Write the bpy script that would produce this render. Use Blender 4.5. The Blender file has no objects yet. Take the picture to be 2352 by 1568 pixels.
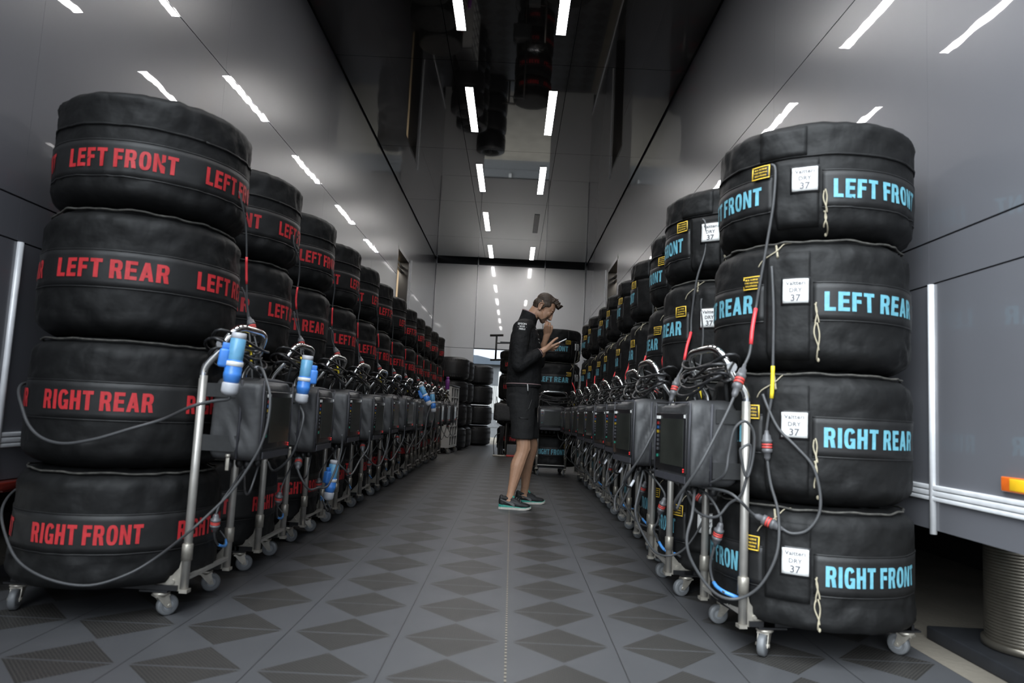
import bpy, bmesh, math, random
from mathutils import Vector, Matrix, noise
from mathutils.bvhtree import BVHTree

# ------------------------------------------------------------------ camera, world, exposure
scene = bpy.context.scene
scene.view_settings.view_transform = 'Standard'
scene.view_settings.look = 'None'
scene.view_settings.gamma = 1.0
scene.view_settings.exposure = 0.0
scene.view_settings.use_curve_mapping = False
COL = scene.collection

PITCH, ROLL, YAW = 0.0981484, 0.0496304, -0.00448512
cam_data = bpy.data.cameras.new('camera')
cam_data.sensor_width = 36.0
cam_data.lens = 1618.565 * 36.0 / 2352.0
cam_data.clip_start = 0.05
cam_data.dof.use_dof = True
cam_data.dof.focus_distance = 6.2
cam_data.dof.aperture_fstop = 3.2
cam = bpy.data.objects.new('camera', cam_data)
COL.objects.link(cam)
fwd = Vector((math.sin(YAW) * math.cos(PITCH), math.cos(YAW) * math.cos(PITCH), math.sin(PITCH)))
rgt = Vector((math.cos(YAW), -math.sin(YAW), 0))
upv = rgt.cross(fwd)
r2 = math.cos(ROLL) * rgt + math.sin(ROLL) * upv
u2 = -math.sin(ROLL) * rgt + math.cos(ROLL) * upv
cam.matrix_world = Matrix(((r2.x, u2.x, -fwd.x, 0), (r2.y, u2.y, -fwd.y, 0), (r2.z, u2.z, -fwd.z, 0.7857), (0, 0, 0, 1)))
scene.camera = cam

world = bpy.data.worlds.new('overcast_sky')
scene.world = world
world.use_nodes = True
bg = world.node_tree.nodes['Background']
bg.inputs[0].default_value = (0.80, 0.88, 1.0, 1)
bg.inputs[1].default_value = 1.3
sun = bpy.data.lights.new('hazy_sun', 'SUN')
sun.energy = 13.0; sun.angle = math.radians(80); sun.color = (.88, .95, 1.0)
sun_o = bpy.data.objects.new('hazy_sun', sun)
COL.objects.link(sun_o)
sun_o.rotation_euler = Vector((.48, .58, -.74)).to_track_quat('-Z', 'Y').to_euler()
LAMP_POWER = 40.0

# ------------------------------------------------------------------ helpers
rnd = random.Random(7)
R = math.radians


def lerp(a, b, t):
    return a + (b - a) * t


class MB:
    """collects vertices and faces for one mesh"""

    def __init__(s):
        s.v, s.f, s.m, s.sm = [], [], [], []

    def add(s, vs, fs, mat=0, smooth=False):
        o = len(s.v)
        s.v.extend([tuple(v) for v in vs])
        for f in fs:
            s.f.append([i + o for i in f])
            s.m.append(mat)
            s.sm.append(smooth)

    def box(s, x0, x1, y0, y1, z0, z1, mat=0):
        vs = [(x, y, z) for x in (x0, x1) for y in (y0, y1) for z in (z0, z1)]
        s.add(vs, [(0, 1, 3, 2), (4, 6, 7, 5), (0, 4, 5, 1), (2, 3, 7, 6), (0, 2, 6, 4), (1, 5, 7, 3)], mat)

    def rbox(s, x0, x1, y0, y1, z0, z1, r=0.01, mat=0, seg=3):
        """box with rounded vertical and horizontal edges"""
        bm = bmesh.new()
        bmesh.ops.create_cube(bm, size=1)
        for v in bm.verts:
            v.co = Vector((lerp(x0, x1, v.co.x + .5), lerp(y0, y1, v.co.y + .5), lerp(z0, z1, v.co.z + .5)))
        bmesh.ops.bevel(bm, geom=bm.edges[:], offset=r, segments=seg, profile=0.5, affect='EDGES')
        s.bm(bm, mat, True)

    def bm(s, bm, mat=0, smooth=False, M=None):
        bm.verts.index_update()
        vs = [(M @ v.co if M else v.co.copy()) for v in bm.verts]
        s.add(vs, [[v.index for v in f.verts] for f in bm.faces], mat, smooth)
        bm.free()

    def tube(s, pts, r, n=8, mat=0, cap=True, closed=False, smooth=True):
        pts = [Vector(p) for p in pts]
        rs = r if isinstance(r, (list, tuple)) else [r] * len(pts)
        N = len(pts)
        tang = []
        for i in range(N):
            a = pts[i - 1] if (i > 0 or closed) else pts[0]
            b = pts[(i + 1) % N] if (i < N - 1 or closed) else pts[-1]
            t = (b - a)
            tang.append(t.normalized() if t.length > 1e-9 else Vector((0, 0, 1)))
        t0 = tang[0]
        ref = Vector((0, 0, 1)) if abs(t0.z) < .9 else Vector((1, 0, 0))
        nrm = t0.cross(ref).normalized()
        vs = []
        for i in range(N):
            t = tang[i]
            nrm = (nrm - t * nrm.dot(t))
            nrm = nrm.normalized() if nrm.length > 1e-6 else t.orthogonal().normalized()
            b = t.cross(nrm)
            for k in range(n):
                a = 2 * math.pi * k / n
                vs.append(pts[i] + (nrm * math.cos(a) + b * math.sin(a)) * rs[i])
        fs = []
        for i in range(N if closed else N - 1):
            j = (i + 1) % N
            for k in range(n):
                l = (k + 1) % n
                fs.append((i * n + k, i * n + l, j * n + l, j * n + k))
        s.add(vs, fs, mat, smooth)
        if cap and not closed:
            o = len(s.v) - len(vs)
            s.f.append([o + k for k in range(n)][::-1]); s.m.append(mat); s.sm.append(False)
            s.f.append([o + (N - 1) * n + k for k in range(n)]); s.m.append(mat); s.sm.append(False)

    def lathe(s, prof, n=24, c=(0, 0, 0), axis='z', mat=0, smooth=True, closed=False):
        """prof: list of (radius, height) along axis"""
        vs = []
        for (r, h) in prof:
            for k in range(n):
                a = 2 * math.pi * k / n
                x, y = r * math.cos(a), r * math.sin(a)
                p = {'z': (x, y, h), 'y': (x, h, -y), 'x': (h, x, y)}[axis]
                vs.append((p[0] + c[0], p[1] + c[1], p[2] + c[2]))
        fs = []
        P = len(prof)
        for i in range(P if closed else P - 1):
            j = (i + 1) % P
            for k in range(n):
                l = (k + 1) % n
                fs.append((i * n + k, i * n + l, j * n + l, j * n + k))
        s.add(vs, fs, mat, smooth)
        if not closed:
            o = len(s.v) - len(vs)
            if prof[0][0] > 1e-6:
                s.f.append([o + k for k in range(n)][::-1]); s.m.append(mat); s.sm.append(False)
            if prof[-1][0] > 1e-6:
                s.f.append([o + (P - 1) * n + k for k in range(n)]); s.m.append(mat); s.sm.append(False)

    def mesh(s, name, mats):
        me = bpy.data.meshes.new(name)
        me.from_pydata(s.v, [], s.f)
        for m in (mats if isinstance(mats, (list, tuple)) else [mats]):
            me.materials.append(m)
        me.polygons.foreach_set('material_index', s.m)
        me.polygons.foreach_set('use_smooth', s.sm)
        bm = bmesh.new(); bm.from_mesh(me)
        bmesh.ops.recalc_face_normals(bm, faces=bm.faces)
        bm.to_mesh(me); bm.free()
        me.update()
        return me

    def build(s, name, mats, parent=None):
        return link(name, s.mesh(name, mats), parent)


def link(name, me, parent=None, loc=None, rotz=None):
    o = bpy.data.objects.new(name, me)
    COL.objects.link(o)
    if parent:
        o.parent = parent
    if loc is not None:
        o.location = loc
    if rotz is not None:
        o.rotation_euler = (0, 0, rotz)
    return o


def tag(o, label, cat, group=None, kind=None):
    o['label'] = label
    o['category'] = cat
    if group:
        o['group'] = group
    if kind:
        o['kind'] = kind
    return o


def thing(name, label, cat, loc=(0, 0, 0), rotz=0, group=None):
    o = bpy.data.objects.new(name, None)
    COL.objects.link(o)
    o.location = loc
    o.rotation_euler = (0, 0, rotz)
    return tag(o, label, cat, group)


def struct(name, mb, mats, parent=None, label=None):
    o = mb.build(name, mats, parent)
    if not parent:
        o['kind'] = 'structure'
        if label:
            o['label'] = label
    return o


def spline(pts, k=6):
    """Catmull-Rom through the points"""
    P = [Vector(p) for p in pts]
    out = []
    for i in range(len(P) - 1):
        p0 = P[max(i - 1, 0)]; p1 = P[i]; p2 = P[i + 1]; p3 = P[min(i + 2, len(P) - 1)]
        for j in range(k):
            t = j / k
            out.append(0.5 * ((2 * p1) + (-p0 + p2) * t + (2 * p0 - 5 * p1 + 4 * p2 - p3) * t * t + (-p0 + 3 * p1 - 3 * p2 + p3) * t ** 3))
    out.append(P[-1])
    return out


def along(path, a, b):
    """the stretch of a polyline between two fractions of its length"""
    L = [0]
    for i in range(1, len(path)):
        L.append(L[-1] + (path[i] - path[i - 1]).length)
    T = L[-1]

    def at(d):
        for i in range(1, len(path)):
            if L[i] >= d:
                t = (d - L[i - 1]) / max(1e-9, L[i] - L[i - 1])
                return path[i - 1].lerp(path[i], t)
        return path[-1].copy()
    n = 7
    return [at(T * lerp(a, b, i / (n - 1))) for i in range(n)]


def text_mesh(body, size, extrude=0.0, xs=1.0, bold=0.0, align='CENTER'):
    cu = bpy.data.curves.new('lettering', 'FONT')
    cu.body = body; cu.size = size; cu.extrude = extrude; cu.offset = bold * size
    cu.align_x = align; cu.align_y = 'CENTER'; cu.resolution_u = 2
    o = bpy.data.objects.new('lettering', cu)
    COL.objects.link(o)
    dg = bpy.context.evaluated_depsgraph_get()
    me = bpy.data.meshes.new_from_object(o.evaluated_get(dg))
    vs = [(v.co.x * xs, v.co.y) for v in me.vertices]
    fs = [list(p.vertices) for p in me.polygons]
    bpy.data.objects.remove(o); bpy.data.curves.remove(cu); bpy.data.meshes.remove(me)
    return vs, fs


# ------------------------------------------------------------------ materials
def mat(name, color, rough=0.5, metal=0.0, coat=0.0, bump=None, var=None, spec=0.5, emit=None, estr=0.0, coatr=0.03, wave=None):
    """procedural principled material. bump=(scale,strength,dist)  var=(scale,amount)"""
    m = bpy.data.materials.new(name)
    m.use_nodes = True
    nt = m.node_tree
    b = nt.nodes['Principled BSDF']
    b.inputs['Base Color'].default_value = (*color, 1)
    b.inputs['Roughness'].default_value = rough
    b.inputs['Metallic'].default_value = metal
    b.inputs['Coat Weight'].default_value = coat
    b.inputs['Coat Roughness'].default_value = coatr
    b.inputs['Specular IOR Level'].default_value = spec
    if emit:
        b.inputs['Emission Color'].default_value = (*emit, 1)
        b.inputs['Emission Strength'].default_value = estr
    tc = nt.nodes.new('ShaderNodeTexCoord')
    if var:
        n = nt.nodes.new('ShaderNodeTexNoise')
        n.inputs['Scale'].default_value = var[0]; n.inputs['Detail'].default_value = 4
        nt.links.new(tc.outputs['Object'], n.inputs['Vector'])
        r = nt.nodes.new('ShaderNodeMapRange')
        r.inputs['From Min'].default_value = .3; r.inputs['From Max'].default_value = .7
        r.inputs['To Min'].default_value = 1 - var[1]; r.inputs['To Max'].default_value = 1 + var[1]
        nt.links.new(n.outputs['Fac'], r.inputs['Value'])
        mx = nt.nodes.new('ShaderNodeVectorMath'); mx.operation = 'SCALE'
        mx.inputs[0].default_value = color
        nt.links.new(r.outputs[0], mx.inputs['Scale'])
        nt.links.new(mx.outputs[0], b.inputs['Base Color'])
    prev = None
    for bb in ([bump] if bump and not isinstance(bump, list) else (bump or [])):
        n = nt.nodes.new('ShaderNodeTexNoise')
        n.inputs['Scale'].default_value = bb[0]; n.inputs['Detail'].default_value = 3
        nt.links.new(tc.outputs['Object'], n.inputs['Vector'])
        bp = nt.nodes.new('ShaderNodeBump')
        bp.inputs['Strength'].default_value = bb[1]; bp.inputs['Distance'].default_value = bb[2]
        nt.links.new(n.outputs['Fac'], bp.inputs['Height'])
        if prev:
            nt.links.new(prev.outputs[0], bp.inputs['Normal'])
        prev = bp
    if prev:
        nt.links.new(prev.outputs[0], b.inputs['Normal'])
        if coat:
            nt.links.new(prev.outputs[0], b.inputs['Coat Normal'])
    return m


M = {}
M['fabric'] = mat('black_cover_fabric', (.0058, .0059, .0060), .60, bump=[(9, .45, .02), (26, .3, .006), (900, .15, .0006)], var=(14, .18), spec=.27)
M['band'] = mat('black_webbing_band', (.0062, .0062, .0064), .55, bump=[(12, .2, .012), (500, .3, .0008)], var=(30, .2), spec=.5)
M['red_print'] = mat('red_lettering_ink', (.52, .026, .032), .5, var=(60, .12))
M['blue_print'] = mat('sky_blue_lettering_ink', (.13, .37, .46), .5, var=(60, .12))
M['yellow_print'] = mat('yellow_patch_ink', (.75, .5, .05), .5, var=(80, .1))
M['card'] = mat('white_card', (.78, .78, .76), .4, var=(30, .04))
M['ink'] = mat('grey_card_ink', (.10, .10, .11), .6)
M['cord'] = mat('beige_tie_cord', (.36, .32, .23), .8, bump=(600, .4, .001), var=(90, .15))
M['hem'] = mat('grey_hem_piping', (.062, .059, .052), .8, bump=(300, .5, .001), var=(40, .5))
M['steel'] = mat('brushed_steel', (.46, .44, .405), .34, .6, bump=(60, .05, .001), var=(25, .08))
M['chrome'] = mat('polished_chrome', (.80, .80, .79), .10, 1.0, var=(10, .04))
M['zinc'] = mat('zinc_plated_steel', (.36, .335, .29), .38, .6, var=(40, .2), bump=(120, .1, .001))
M['wheel'] = mat('grey_rubber_wheel', (.12, .125, .13), .45, var=(40, .1))
M['wheel_hub'] = mat('pale_grey_wheel_hub', (.21, .22, .23), .4, var=(40, .08))
M['cable'] = mat('grey_rubber_cable', (.052, .053, .055), .5, var=(30, .1))
M['black_cable'] = mat('black_rubber_cable', (.015, .015, .016), .4, var=(30, .15))
M['black_plastic'] = mat('black_plastic', (.012, .012, .013), .35, var=(30, .15))
M['connector'] = mat('dark_grey_connector', (.10, .10, .105), .35, var=(60, .15))
M['red_ring'] = mat('red_connector_ring', (.55, .06, .05), .4, var=(60, .1))
M['red_sleeve'] = mat('red_cable_sleeve', (.75, .05, .06), .4, var=(60, .1))
M['yellow_sleeve'] = mat('yellow_cable_sleeve', (.78, .60, .03), .4, var=(60, .1))
M['blue_sleeve'] = mat('blue_cable_sleeve', (.07, .26, .62), .4, var=(60, .1))
M['blue_plug'] = mat('blue_plug_plastic', (.05, .21, .62), .35, var=(50, .1))
M['teal_plug'] = mat('pale_blue_plug_plastic', (.12, .33, .52), .35, var=(50, .1))
M['plug_cap'] = mat('light_grey_plug_nut', (.46, .47, .50), .4, var=(50, .06))
M['bag'] = mat('charcoal_bag_fabric', (.036, .0365, .038), .52, bump=[(10, .35, .02), (900, .15, .0005)], var=(20, .15), spec=.5)
M['bag_trim'] = mat('dark_bag_piping', (.030, .030, .036), .6, var=(40, .15))
M['strap'] = mat('black_velcro_strap', (.020, .0205, .021), .8, bump=(700, .4, .001), var=(60, .15))
M['screen_panel'] = mat('black_control_panel', (.010, .010, .011), .3, coat=.2, var=(20, .1), coatr=.05)
M['display'] = mat('dark_lcd_display', (.026, .028, .024), .22, coat=.25, var=(6, .3), coatr=.06)
M['white_mark'] = mat('white_sticker', (.72, .72, .70), .5, var=(40, .05))
M['key_red'] = mat('red_key', (0.210, 0.010, 0.010), .4, var=(40, .05))
M['key_blue'] = mat('blue_key', (0.010, 0.056, 0.175), .4, var=(40, .05))
M['key_yellow'] = mat('yellow_key', (0.262, 0.175, 0.007), .4, var=(40, .05))
M['key_grey'] = mat('dark_grey_key', (.045, .045, .05), .5, var=(40, .05))
M['key_green'] = mat('green_key', (0.010, 0.140, 0.098), .4, var=(40, .05))
M['led'] = mat('red_indicator_light', (.7, .02, .02), .4, emit=(1, .05, .05), estr=.2)
M['wall'] = mat('gloss_grey_trailer_paint', (.146, .147, .161), .30, coat=1.0, coatr=.015, bump=(2.2, .10, .010), var=(1.2, .04))
M['wall_gap'] = mat('dark_panel_gap', (.008, .008, .009), .6, var=(20, .1))
M['ceiling'] = mat('gloss_black_ceiling_panel', (.012, .0115, .011), .05, coat=.75, coatr=.01, bump=(1.1, .05, .006), var=(1.0, .08))
M['back'] = mat('gloss_pale_grey_panel', (.68, .68, .675), .28, coat=.9, coatr=.03, bump=(1.5, .06, .008), var=(1.0, .03))
M['lamp'] = mat('lamp_diffuser', (.9, .9, .9), .5, emit=(1, .97, .955), estr=LAMP_POWER)
M['lamp_off'] = mat('unlit_lamp_diffuser', (.22, .22, .23), .4, var=(8, .04))
M['alu'] = mat('anodised_aluminium', (.74, .745, .76), .38, .15, var=(20, .08), bump=(90, .06, .001))
M['amber'] = mat('amber_lens', (.85, .16, .02), .18, coat=.6, var=(40, .1))
M['dark_red'] = mat('dark_red_lens', (.12, .015, .01), .25, coat=.5, var=(40, .1))
M['yellow_lens'] = mat('yellow_lens', (.95, .55, .02), .18, coat=.6, var=(40, .05))
M['concrete'] = mat('beige_concrete', (.17, .15, .12), .85, bump=(40, .3, .01), var=(3, .15))
M['plate'] = mat('black_rubber_plate', (.014, .015, .018), .6, bump=(300, .3, .002), var=(15, .2))
M['leg_steel'] = mat('ribbed_steel_leg', (.22, .20, .165), .3, .8, var=(10, .15))
M['dark_under'] = mat('added_dark_skirt', (.006, .006, .0065), .8, var=(3, .2))
M['tyre'] = mat('black_tyre_rubber', (.016, .016, .017), .48, bump=(60, .2, .003), var=(12, .2))
M['white_panel'] = mat('white_painted_panel', (.48, .48, .47), .45, var=(8, .05))
M['purple'] = mat('purple_can', (.22, .05, .28), .35, var=(30, .15))
M['beige_wall'] = mat('beige_interior_panel', (.50, .41, .29), .6, var=(2, .05))
M['black_frame'] = mat('black_door_frame', (.010, .010, .011), .35, var=(10, .1))
M['skin'] = mat('tanned_skin', (.40, .225, .14), .5, bump=(180, .1, .002), var=(25, .10))
M['beard'] = mat('stubble_skin', (.115, .070, .045), .7, bump=(500, .4, .002), var=(120, .35))
M['lips'] = mat('lip_skin', (.36, .15, .12), .45, var=(60, .1))
M['hair'] = mat('brown_hair', (.040, .024, .014), .55, bump=(140, .8, .006), var=(70, .45))
M['jacket'] = mat('black_jacket_fabric', (.0072, .0072, .0076), .8, bump=[(16, .6, .03), (38, .3, .01), (600, .2, .0008)], var=(20, .12), spec=.3)
M['shorts'] = mat('black_shorts_fabric', (.0052, .0052, .0054), .85, bump=[(14, .5, .03), (600, .2, .0008)], var=(20, .12))
M['white_thread'] = mat('white_jacket_print', (.62, .62, .61), .6, var=(80, .08))
M['pink_thread'] = mat('red_and_white_trim', (.36, .24, .24), .6, var=(80, .1))
M['shoe'] = mat('black_shoe_mesh', (.010, .010, .0105), .6, bump=(400, .4, .002), var=(40, .25))
M['shoe_grey'] = mat('grey_shoe_stripe', (.10, .10, .10), .45, var=(60, .1))
M['teal'] = mat('teal_shoe_trim', (.03, .26, .20), .5, var=(60, .12))
M['sole'] = mat('off_white_shoe_sole', (.42, .40, .36), .6, var=(40, .1))
M['phone'] = mat('white_phone_body', (.72, .73, .75), .3, var=(40, .04))
M['phone_glass'] = mat('phone_screen_glass', (.02, .02, .024), .08, coat=1.0, var=(20, .1))
M['eye'] = mat('eye_white', (.5, .48, .45), .2, var=(80, .05))
M['roof_blue'] = mat('blue_grey_roof', (.05, .064, .082), .5, var=(5, .1))
M['corrugated'] = mat('white_corrugated_sheet', (.40, .40, .39), .5, var=(6, .06))
M['grey_wall'] = mat('mid_grey_cladding', (.075, .08, .086), .6, var=(4, .1))
M['grey_case'] = mat('grey_tool_case', (.14, .145, .15), .5, var=(20, .1))


def floor_material(x0, y0, T):
    m = bpy.data.materials.new('interlocking_floor_tiles')
    m.use_nodes = True
    nt = m.node_tree
    L = nt.links
    b = nt.nodes['Principled BSDF']
    tc = nt.nodes.new('ShaderNodeTexCoord')
    sp = nt.nodes.new('ShaderNodeSeparateXYZ')
    L.new(tc.outputs['Object'], sp.inputs[0])

    def mth(op, a, b_=None, c=None):
        n = nt.nodes.new('ShaderNodeMath'); n.operation = op
        for i, v in enumerate((a, b_, c)):
            if v is None:
                continue
            if isinstance(v, (int, float)):
                n.inputs[i].default_value = v
            else:
                L.new(v, n.inputs[i])
        return n.outputs[0]
    X, Y = sp.outputs[0], sp.outputs[1]
    u = mth('DIVIDE', mth('SUBTRACT', X, x0), T)
    v = mth('DIVIDE', mth('SUBTRACT', Y, y0), T)
    fu = mth('SUBTRACT', u, mth('FLOOR', u))                       # 0..1, joints at 0
    au = mth('ABSOLUTE', mth('SUBTRACT', fu, .5))                  # 0 at tile centre
    dv = mth('SUBTRACT', v, mth('ROUND', v))
    av = mth('ABSOLUTE', dv)
    dia = mth('LESS_THAN', mth('ADD', mth('MULTIPLY', au, 1.08), mth('MULTIPLY', av, 1.02)), .485)
    mid = mth('GREATER_THAN', av, .012)
    dia = mth('MULTIPLY', dia, mid)
    # perforation holes, in rows that slant in the four quarters of each diamond
    e1, e2 = mth('MULTIPLY', au, 1.08), mth('MULTIPLY', av, 1.02)
    hx = mth('MULTIPLY', mth('SUBTRACT', .478, mth('ADD', e1, e2)), T / .0150)
    hy = mth('MULTIPLY', mth('SUBTRACT', e1, e2), T / .0150)
    sx = mth('SINE', mth('MULTIPLY', hx, 2 * math.pi))
    sy = mth('SINE', mth('MULTIPLY', hy, 2 * math.pi))
    hole = mth('GREATER_THAN', mth('MULTIPLY', mth('ADD', sx, 1), mth('ADD', sy, 1)), 1.05)
    hole = mth('MULTIPLY', mth('MULTIPLY', hole, dia), .85)
    # joints along the aisle
    jd = mth('MULTIPLY', mth('SUBTRACT', .5, au), T)
    joint = mth('LESS_THAN', jd, .0016)
    # the open joint under the middle of the aisle shows its clips
    cen = mth('LESS_THAN', mth('ABSOLUTE', mth('SUBTRACT', X, x0)), .0032)
    clip = mth('GREATER_THAN', mth('SINE', mth('MULTIPLY', Y, 2 * math.pi / .03)), .1)
    cen_dark = mth('MULTIPLY', cen, clip)
    cen_pale = mth('MULTIPLY', cen, mth('SUBTRACT', 1, clip))
    dark = mth('MAXIMUM', mth('MAXIMUM', hole, joint), cen_dark)
    dark = mth('MULTIPLY', dark, mth('SUBTRACT', 1, cen_pale))
    nz = nt.nodes.new('ShaderNodeTexNoise'); nz.inputs['Scale'].default_value = 3.5; nz.inputs['Detail'].default_value = 6
    L.new(tc.outputs['Object'], nz.inputs['Vector'])
    nz2 = nt.nodes.new('ShaderNodeTexNoise'); nz2.inputs['Scale'].default_value = 240
    mp = nt.nodes.new('ShaderNodeMapping'); mp.inputs['Scale'].default_value = (.12, 1, 1)
    L.new(tc.outputs['Object'], mp.inputs[0]); L.new(mp.outputs[0], nz2.inputs['Vector'])

    def mixc(f, a, b_):
        n = nt.nodes.new('ShaderNodeMix'); n.data_type = 'RGBA'
        if isinstance(f, (int, float)):
            n.inputs[0].default_value = f
        else:
            L.new(f, n.inputs[0])
        for sock, val in ((n.inputs[6], a), (n.inputs[7], b_)):
            if isinstance(val, tuple):
                sock.default_value = (*val, 1)
            else:
                L.new(val, sock)
        return n.outputs[2]
    plain = mixc(nz.outputs['Fac'], (.054, .055, .058), (.072, .073, .077))
    perf = mixc(nz.outputs['Fac'], (.037, .035, .032), (.050, .047, .043))
    c = mixc(dia, plain, perf)
    c = mixc(cen_pale, c, (.22, .20, .15))
    c = mixc(dark, c, (.012, .012, .013))
    L.new(c, b.inputs['Base Color'])
    b.inputs['Roughness'].default_value = .48
    b.inputs['Specular IOR Level'].default_value = .4
    h = mth('SUBTRACT', mth('MULTIPLY', nz2.outputs['Fac'], .06), dark)
    bp = nt.nodes.new('ShaderNodeBump'); bp.inputs['Strength'].default_value = .5; bp.inputs['Distance'].default_value = .003
    L.new(h, bp.inputs['Height']); L.new(bp.outputs[0], b.inputs['Normal'])
    return m


# ------------------------------------------------------------------ the setting
XL, XR, ZC, YB, YF = -1.926, 1.5645, 4.21, 16.18, -.6
TILE, TX0, TY0 = .372, .0192, 2.5015
M['floor'] = floor_material(TX0, TY0, TILE)
mb = MB(); mb.box(TX0 - 6 * TILE, TX0 + 4 * TILE, -2.2, YB + .08, -.018, 0)
struct('floor', mb, M['floor'], label='grey interlocking floor tiles with perforated diamonds')
mb = MB(); mb.box(-14, 14, -12, 40, -.14, -.019)
struct('floor_ground', mb, M['concrete'], label='beige concrete ground beyond the tiles')

CX = [XL, -.770, .4125, XR]
CY = [1.92, 4.30, 6.675, 9.06, 11.43, 13.87, 15.70]
mb = MB()
for i in range(3):
    for j in range(len(CY) - 1):
        mb.box(CX[i] + (.016 if i == 0 else .003), CX[i + 1] - (.016 if i == 2 else .003), CY[j] + .003, CY[j + 1] - .003, ZC, ZC + .03)
mb.box(XL - .1, XR + .1, 1.92, YB + .3, ZC + .12, ZC + .2, 1)
mb.box(XL - .05, XR + .05, 1.92, 15.70, ZC + .032, ZC + .06, 1)
struct('ceiling', mb, [M['ceiling'], M['wall_gap']], label='glossy black ceiling panels')

# side walls: the flanks of the two trailers
DOOR_Y0, DOOR_Y1, DOOR_Z1 = 10.97, 12.20, 3.33
ZS = [(.43, 1.337), (1.343, 1.503), (1.510, 2.845), (2.851, 4.20)]
YS = [YF - .2, 2.65, 4.30, 6.675, 9.06, DOOR_Y0, DOOR_Y1, 13.87, YB + .1]


def side_wall(name, xw, sgn, label):
    mb = MB()
    for iz, (z0, z1) in enumerate(ZS):
        for j in range(len(YS) - 1):
            y0, y1 = YS[j] + .0006, YS[j + 1] - .0006
            if j == 5 and z0 < DOOR_Z1:
                if z1 > DOOR_Z1:
                    mb.box(min(xw, xw + sgn * .03), max(xw, xw + sgn * .03), y0, y1, DOOR_Z1, z1)
                if z1 < 1.0:
                    mb.box(min(xw, xw + sgn * .03), max(xw, xw + sgn * .03), y0, y1, z0, .88)
                continue
            mb.box(min(xw, xw + sgn * .03), max(xw, xw + sgn * .03), y0, y1, z0, z1)
    # body of the trailer behind the panels, with the doorway left open
    a, b = xw + sgn * .031, xw + sgn * 2.5
    for (y0, y1, z0, z1) in ((YF - .2, DOOR_Y0, .43, 4.3), (DOOR_Y1, YB + .1, .43, 4.3), (DOOR_Y0, DOOR_Y1, DOOR_Z1, 4.3), (DOOR_Y0, DOOR_Y1, .43, .88)):
        mb.box(min(a, b), max(a, b), y0, y1, z0, z1, 1)
    c, d = xw + sgn * 1.2, xw + sgn * 2.5
    mb.box(min(c, d), max(c, d), 3.4, YB, .0, .43, 2)  # unseen dark block added below the trailer to keep the gap black
    return struct(name, mb, [M['wall'], M['wall_gap'], M['dark_under']], label=label)


side_wall('wall_left', XL, -1, 'glossy grey trailer flank behind the red-lettered stacks')
side_wall('wall_right', XR, 1, 'glossy grey trailer flank behind the blue-lettered stacks')


def trailer_door(name, xw, sgn, label):
    """recessed doorway: black frame, rails and the beige room behind it"""
    root = thing(name, label, 'door', (xw, (DOOR_Y0 + DOOR_Y1) / 2, .88))
    root['kind'] = 'structure'
    del root['category']
    W2, H = (DOOR_Y1 - DOOR_Y0) / 2, DOOR_Z1 - .88
    f = MB()
    for (d0, d1, y0, y1, z0, z1) in ((.0, .16, W2 - .07, W2 - .001, 0, H), (.0, .16, -W2 + .001, -W2 + .07, 0, H), (.0, .16, -W2, W2, H - .06, H)):
        f.box(min(sgn * d0, sgn * d1), max(sgn * d0, sgn * d1), y0, y1, z0, z1)
    for zz in (H - .16, H - .24):
        f.box(min(sgn * .10, sgn * .14), max(sgn * .10, sgn * .14), -W2, W2, zz, zz + .03)
    f.build('door_frame', M['black_frame'], root)
    p = MB()
    p.box(min(sgn * .5, sgn * .53), max(sgn * .5, sgn * .53), -W2, W2 - .0, 0, H)
    p.box(min(sgn * .17, sgn * .5), max(sgn * .17, sgn * .5), W2 - .012, W2 - .002, 0, H)
    p.build('inner_panel', M['beige_wall'], root)
    l = bpy.data.lights.new('added_fill_light', 'AREA'); l.energy = 14; l.size = .3; l.color = (1, .93, .82)  # unseen fill light added in the recess to brighten the beige panel
    lo = bpy.data.objects.new('added_fill_light', l); COL.objects.link(lo); lo.parent = root
    lo.location = (sgn * .34, -.1, H - .05)
    s = MB()
    s.box(min(0, -sgn * .014), max(0, -sgn * .014), W2 + .20, W2 + .22, .4, H + .04)
    s.build('door_rail', M['alu'], root)


trailer_door('door_1', XL, -1, 'open black framed trailer doorway above the far red-lettered stacks')
trailer_door('door_2', XR, 1, 'open black framed trailer doorway above the far blue-lettered stacks')

for k, (xw, sgn, yt) in enumerate(((XL, -1, 2.665), (XR, 1, 2.63))):
    lab = 'left flank' if sgn < 0 else 'right flank'
    mb = MB()
    x0 = xw - sgn * .006
    for (z0, z1) in ((.535, .550), (.553, .572), (.575, .592)):
        mb.rbox(min(xw - sgn * .012, xw + sgn * .002), max(xw - sgn * .012, xw + sgn * .002), YF - .1, YB - .1, z0 + (.018 if sgn < 0 else 0), z1 + (.018 if sgn < 0 else 0), .003, 0, 2)
    struct('trim_%d' % (k + 1), mb, M['alu'], label='ribbed aluminium strip low on the %s' % lab)
    mb = MB()
    mb.tube([(xw - sgn * .004, yt, .415), (xw - sgn * .004, yt, 1.338)], .0125, 12)
    struct('trim_%d' % (k + 3), mb, M['alu'], label='slim chrome upright on the %s' % lab)

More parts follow.
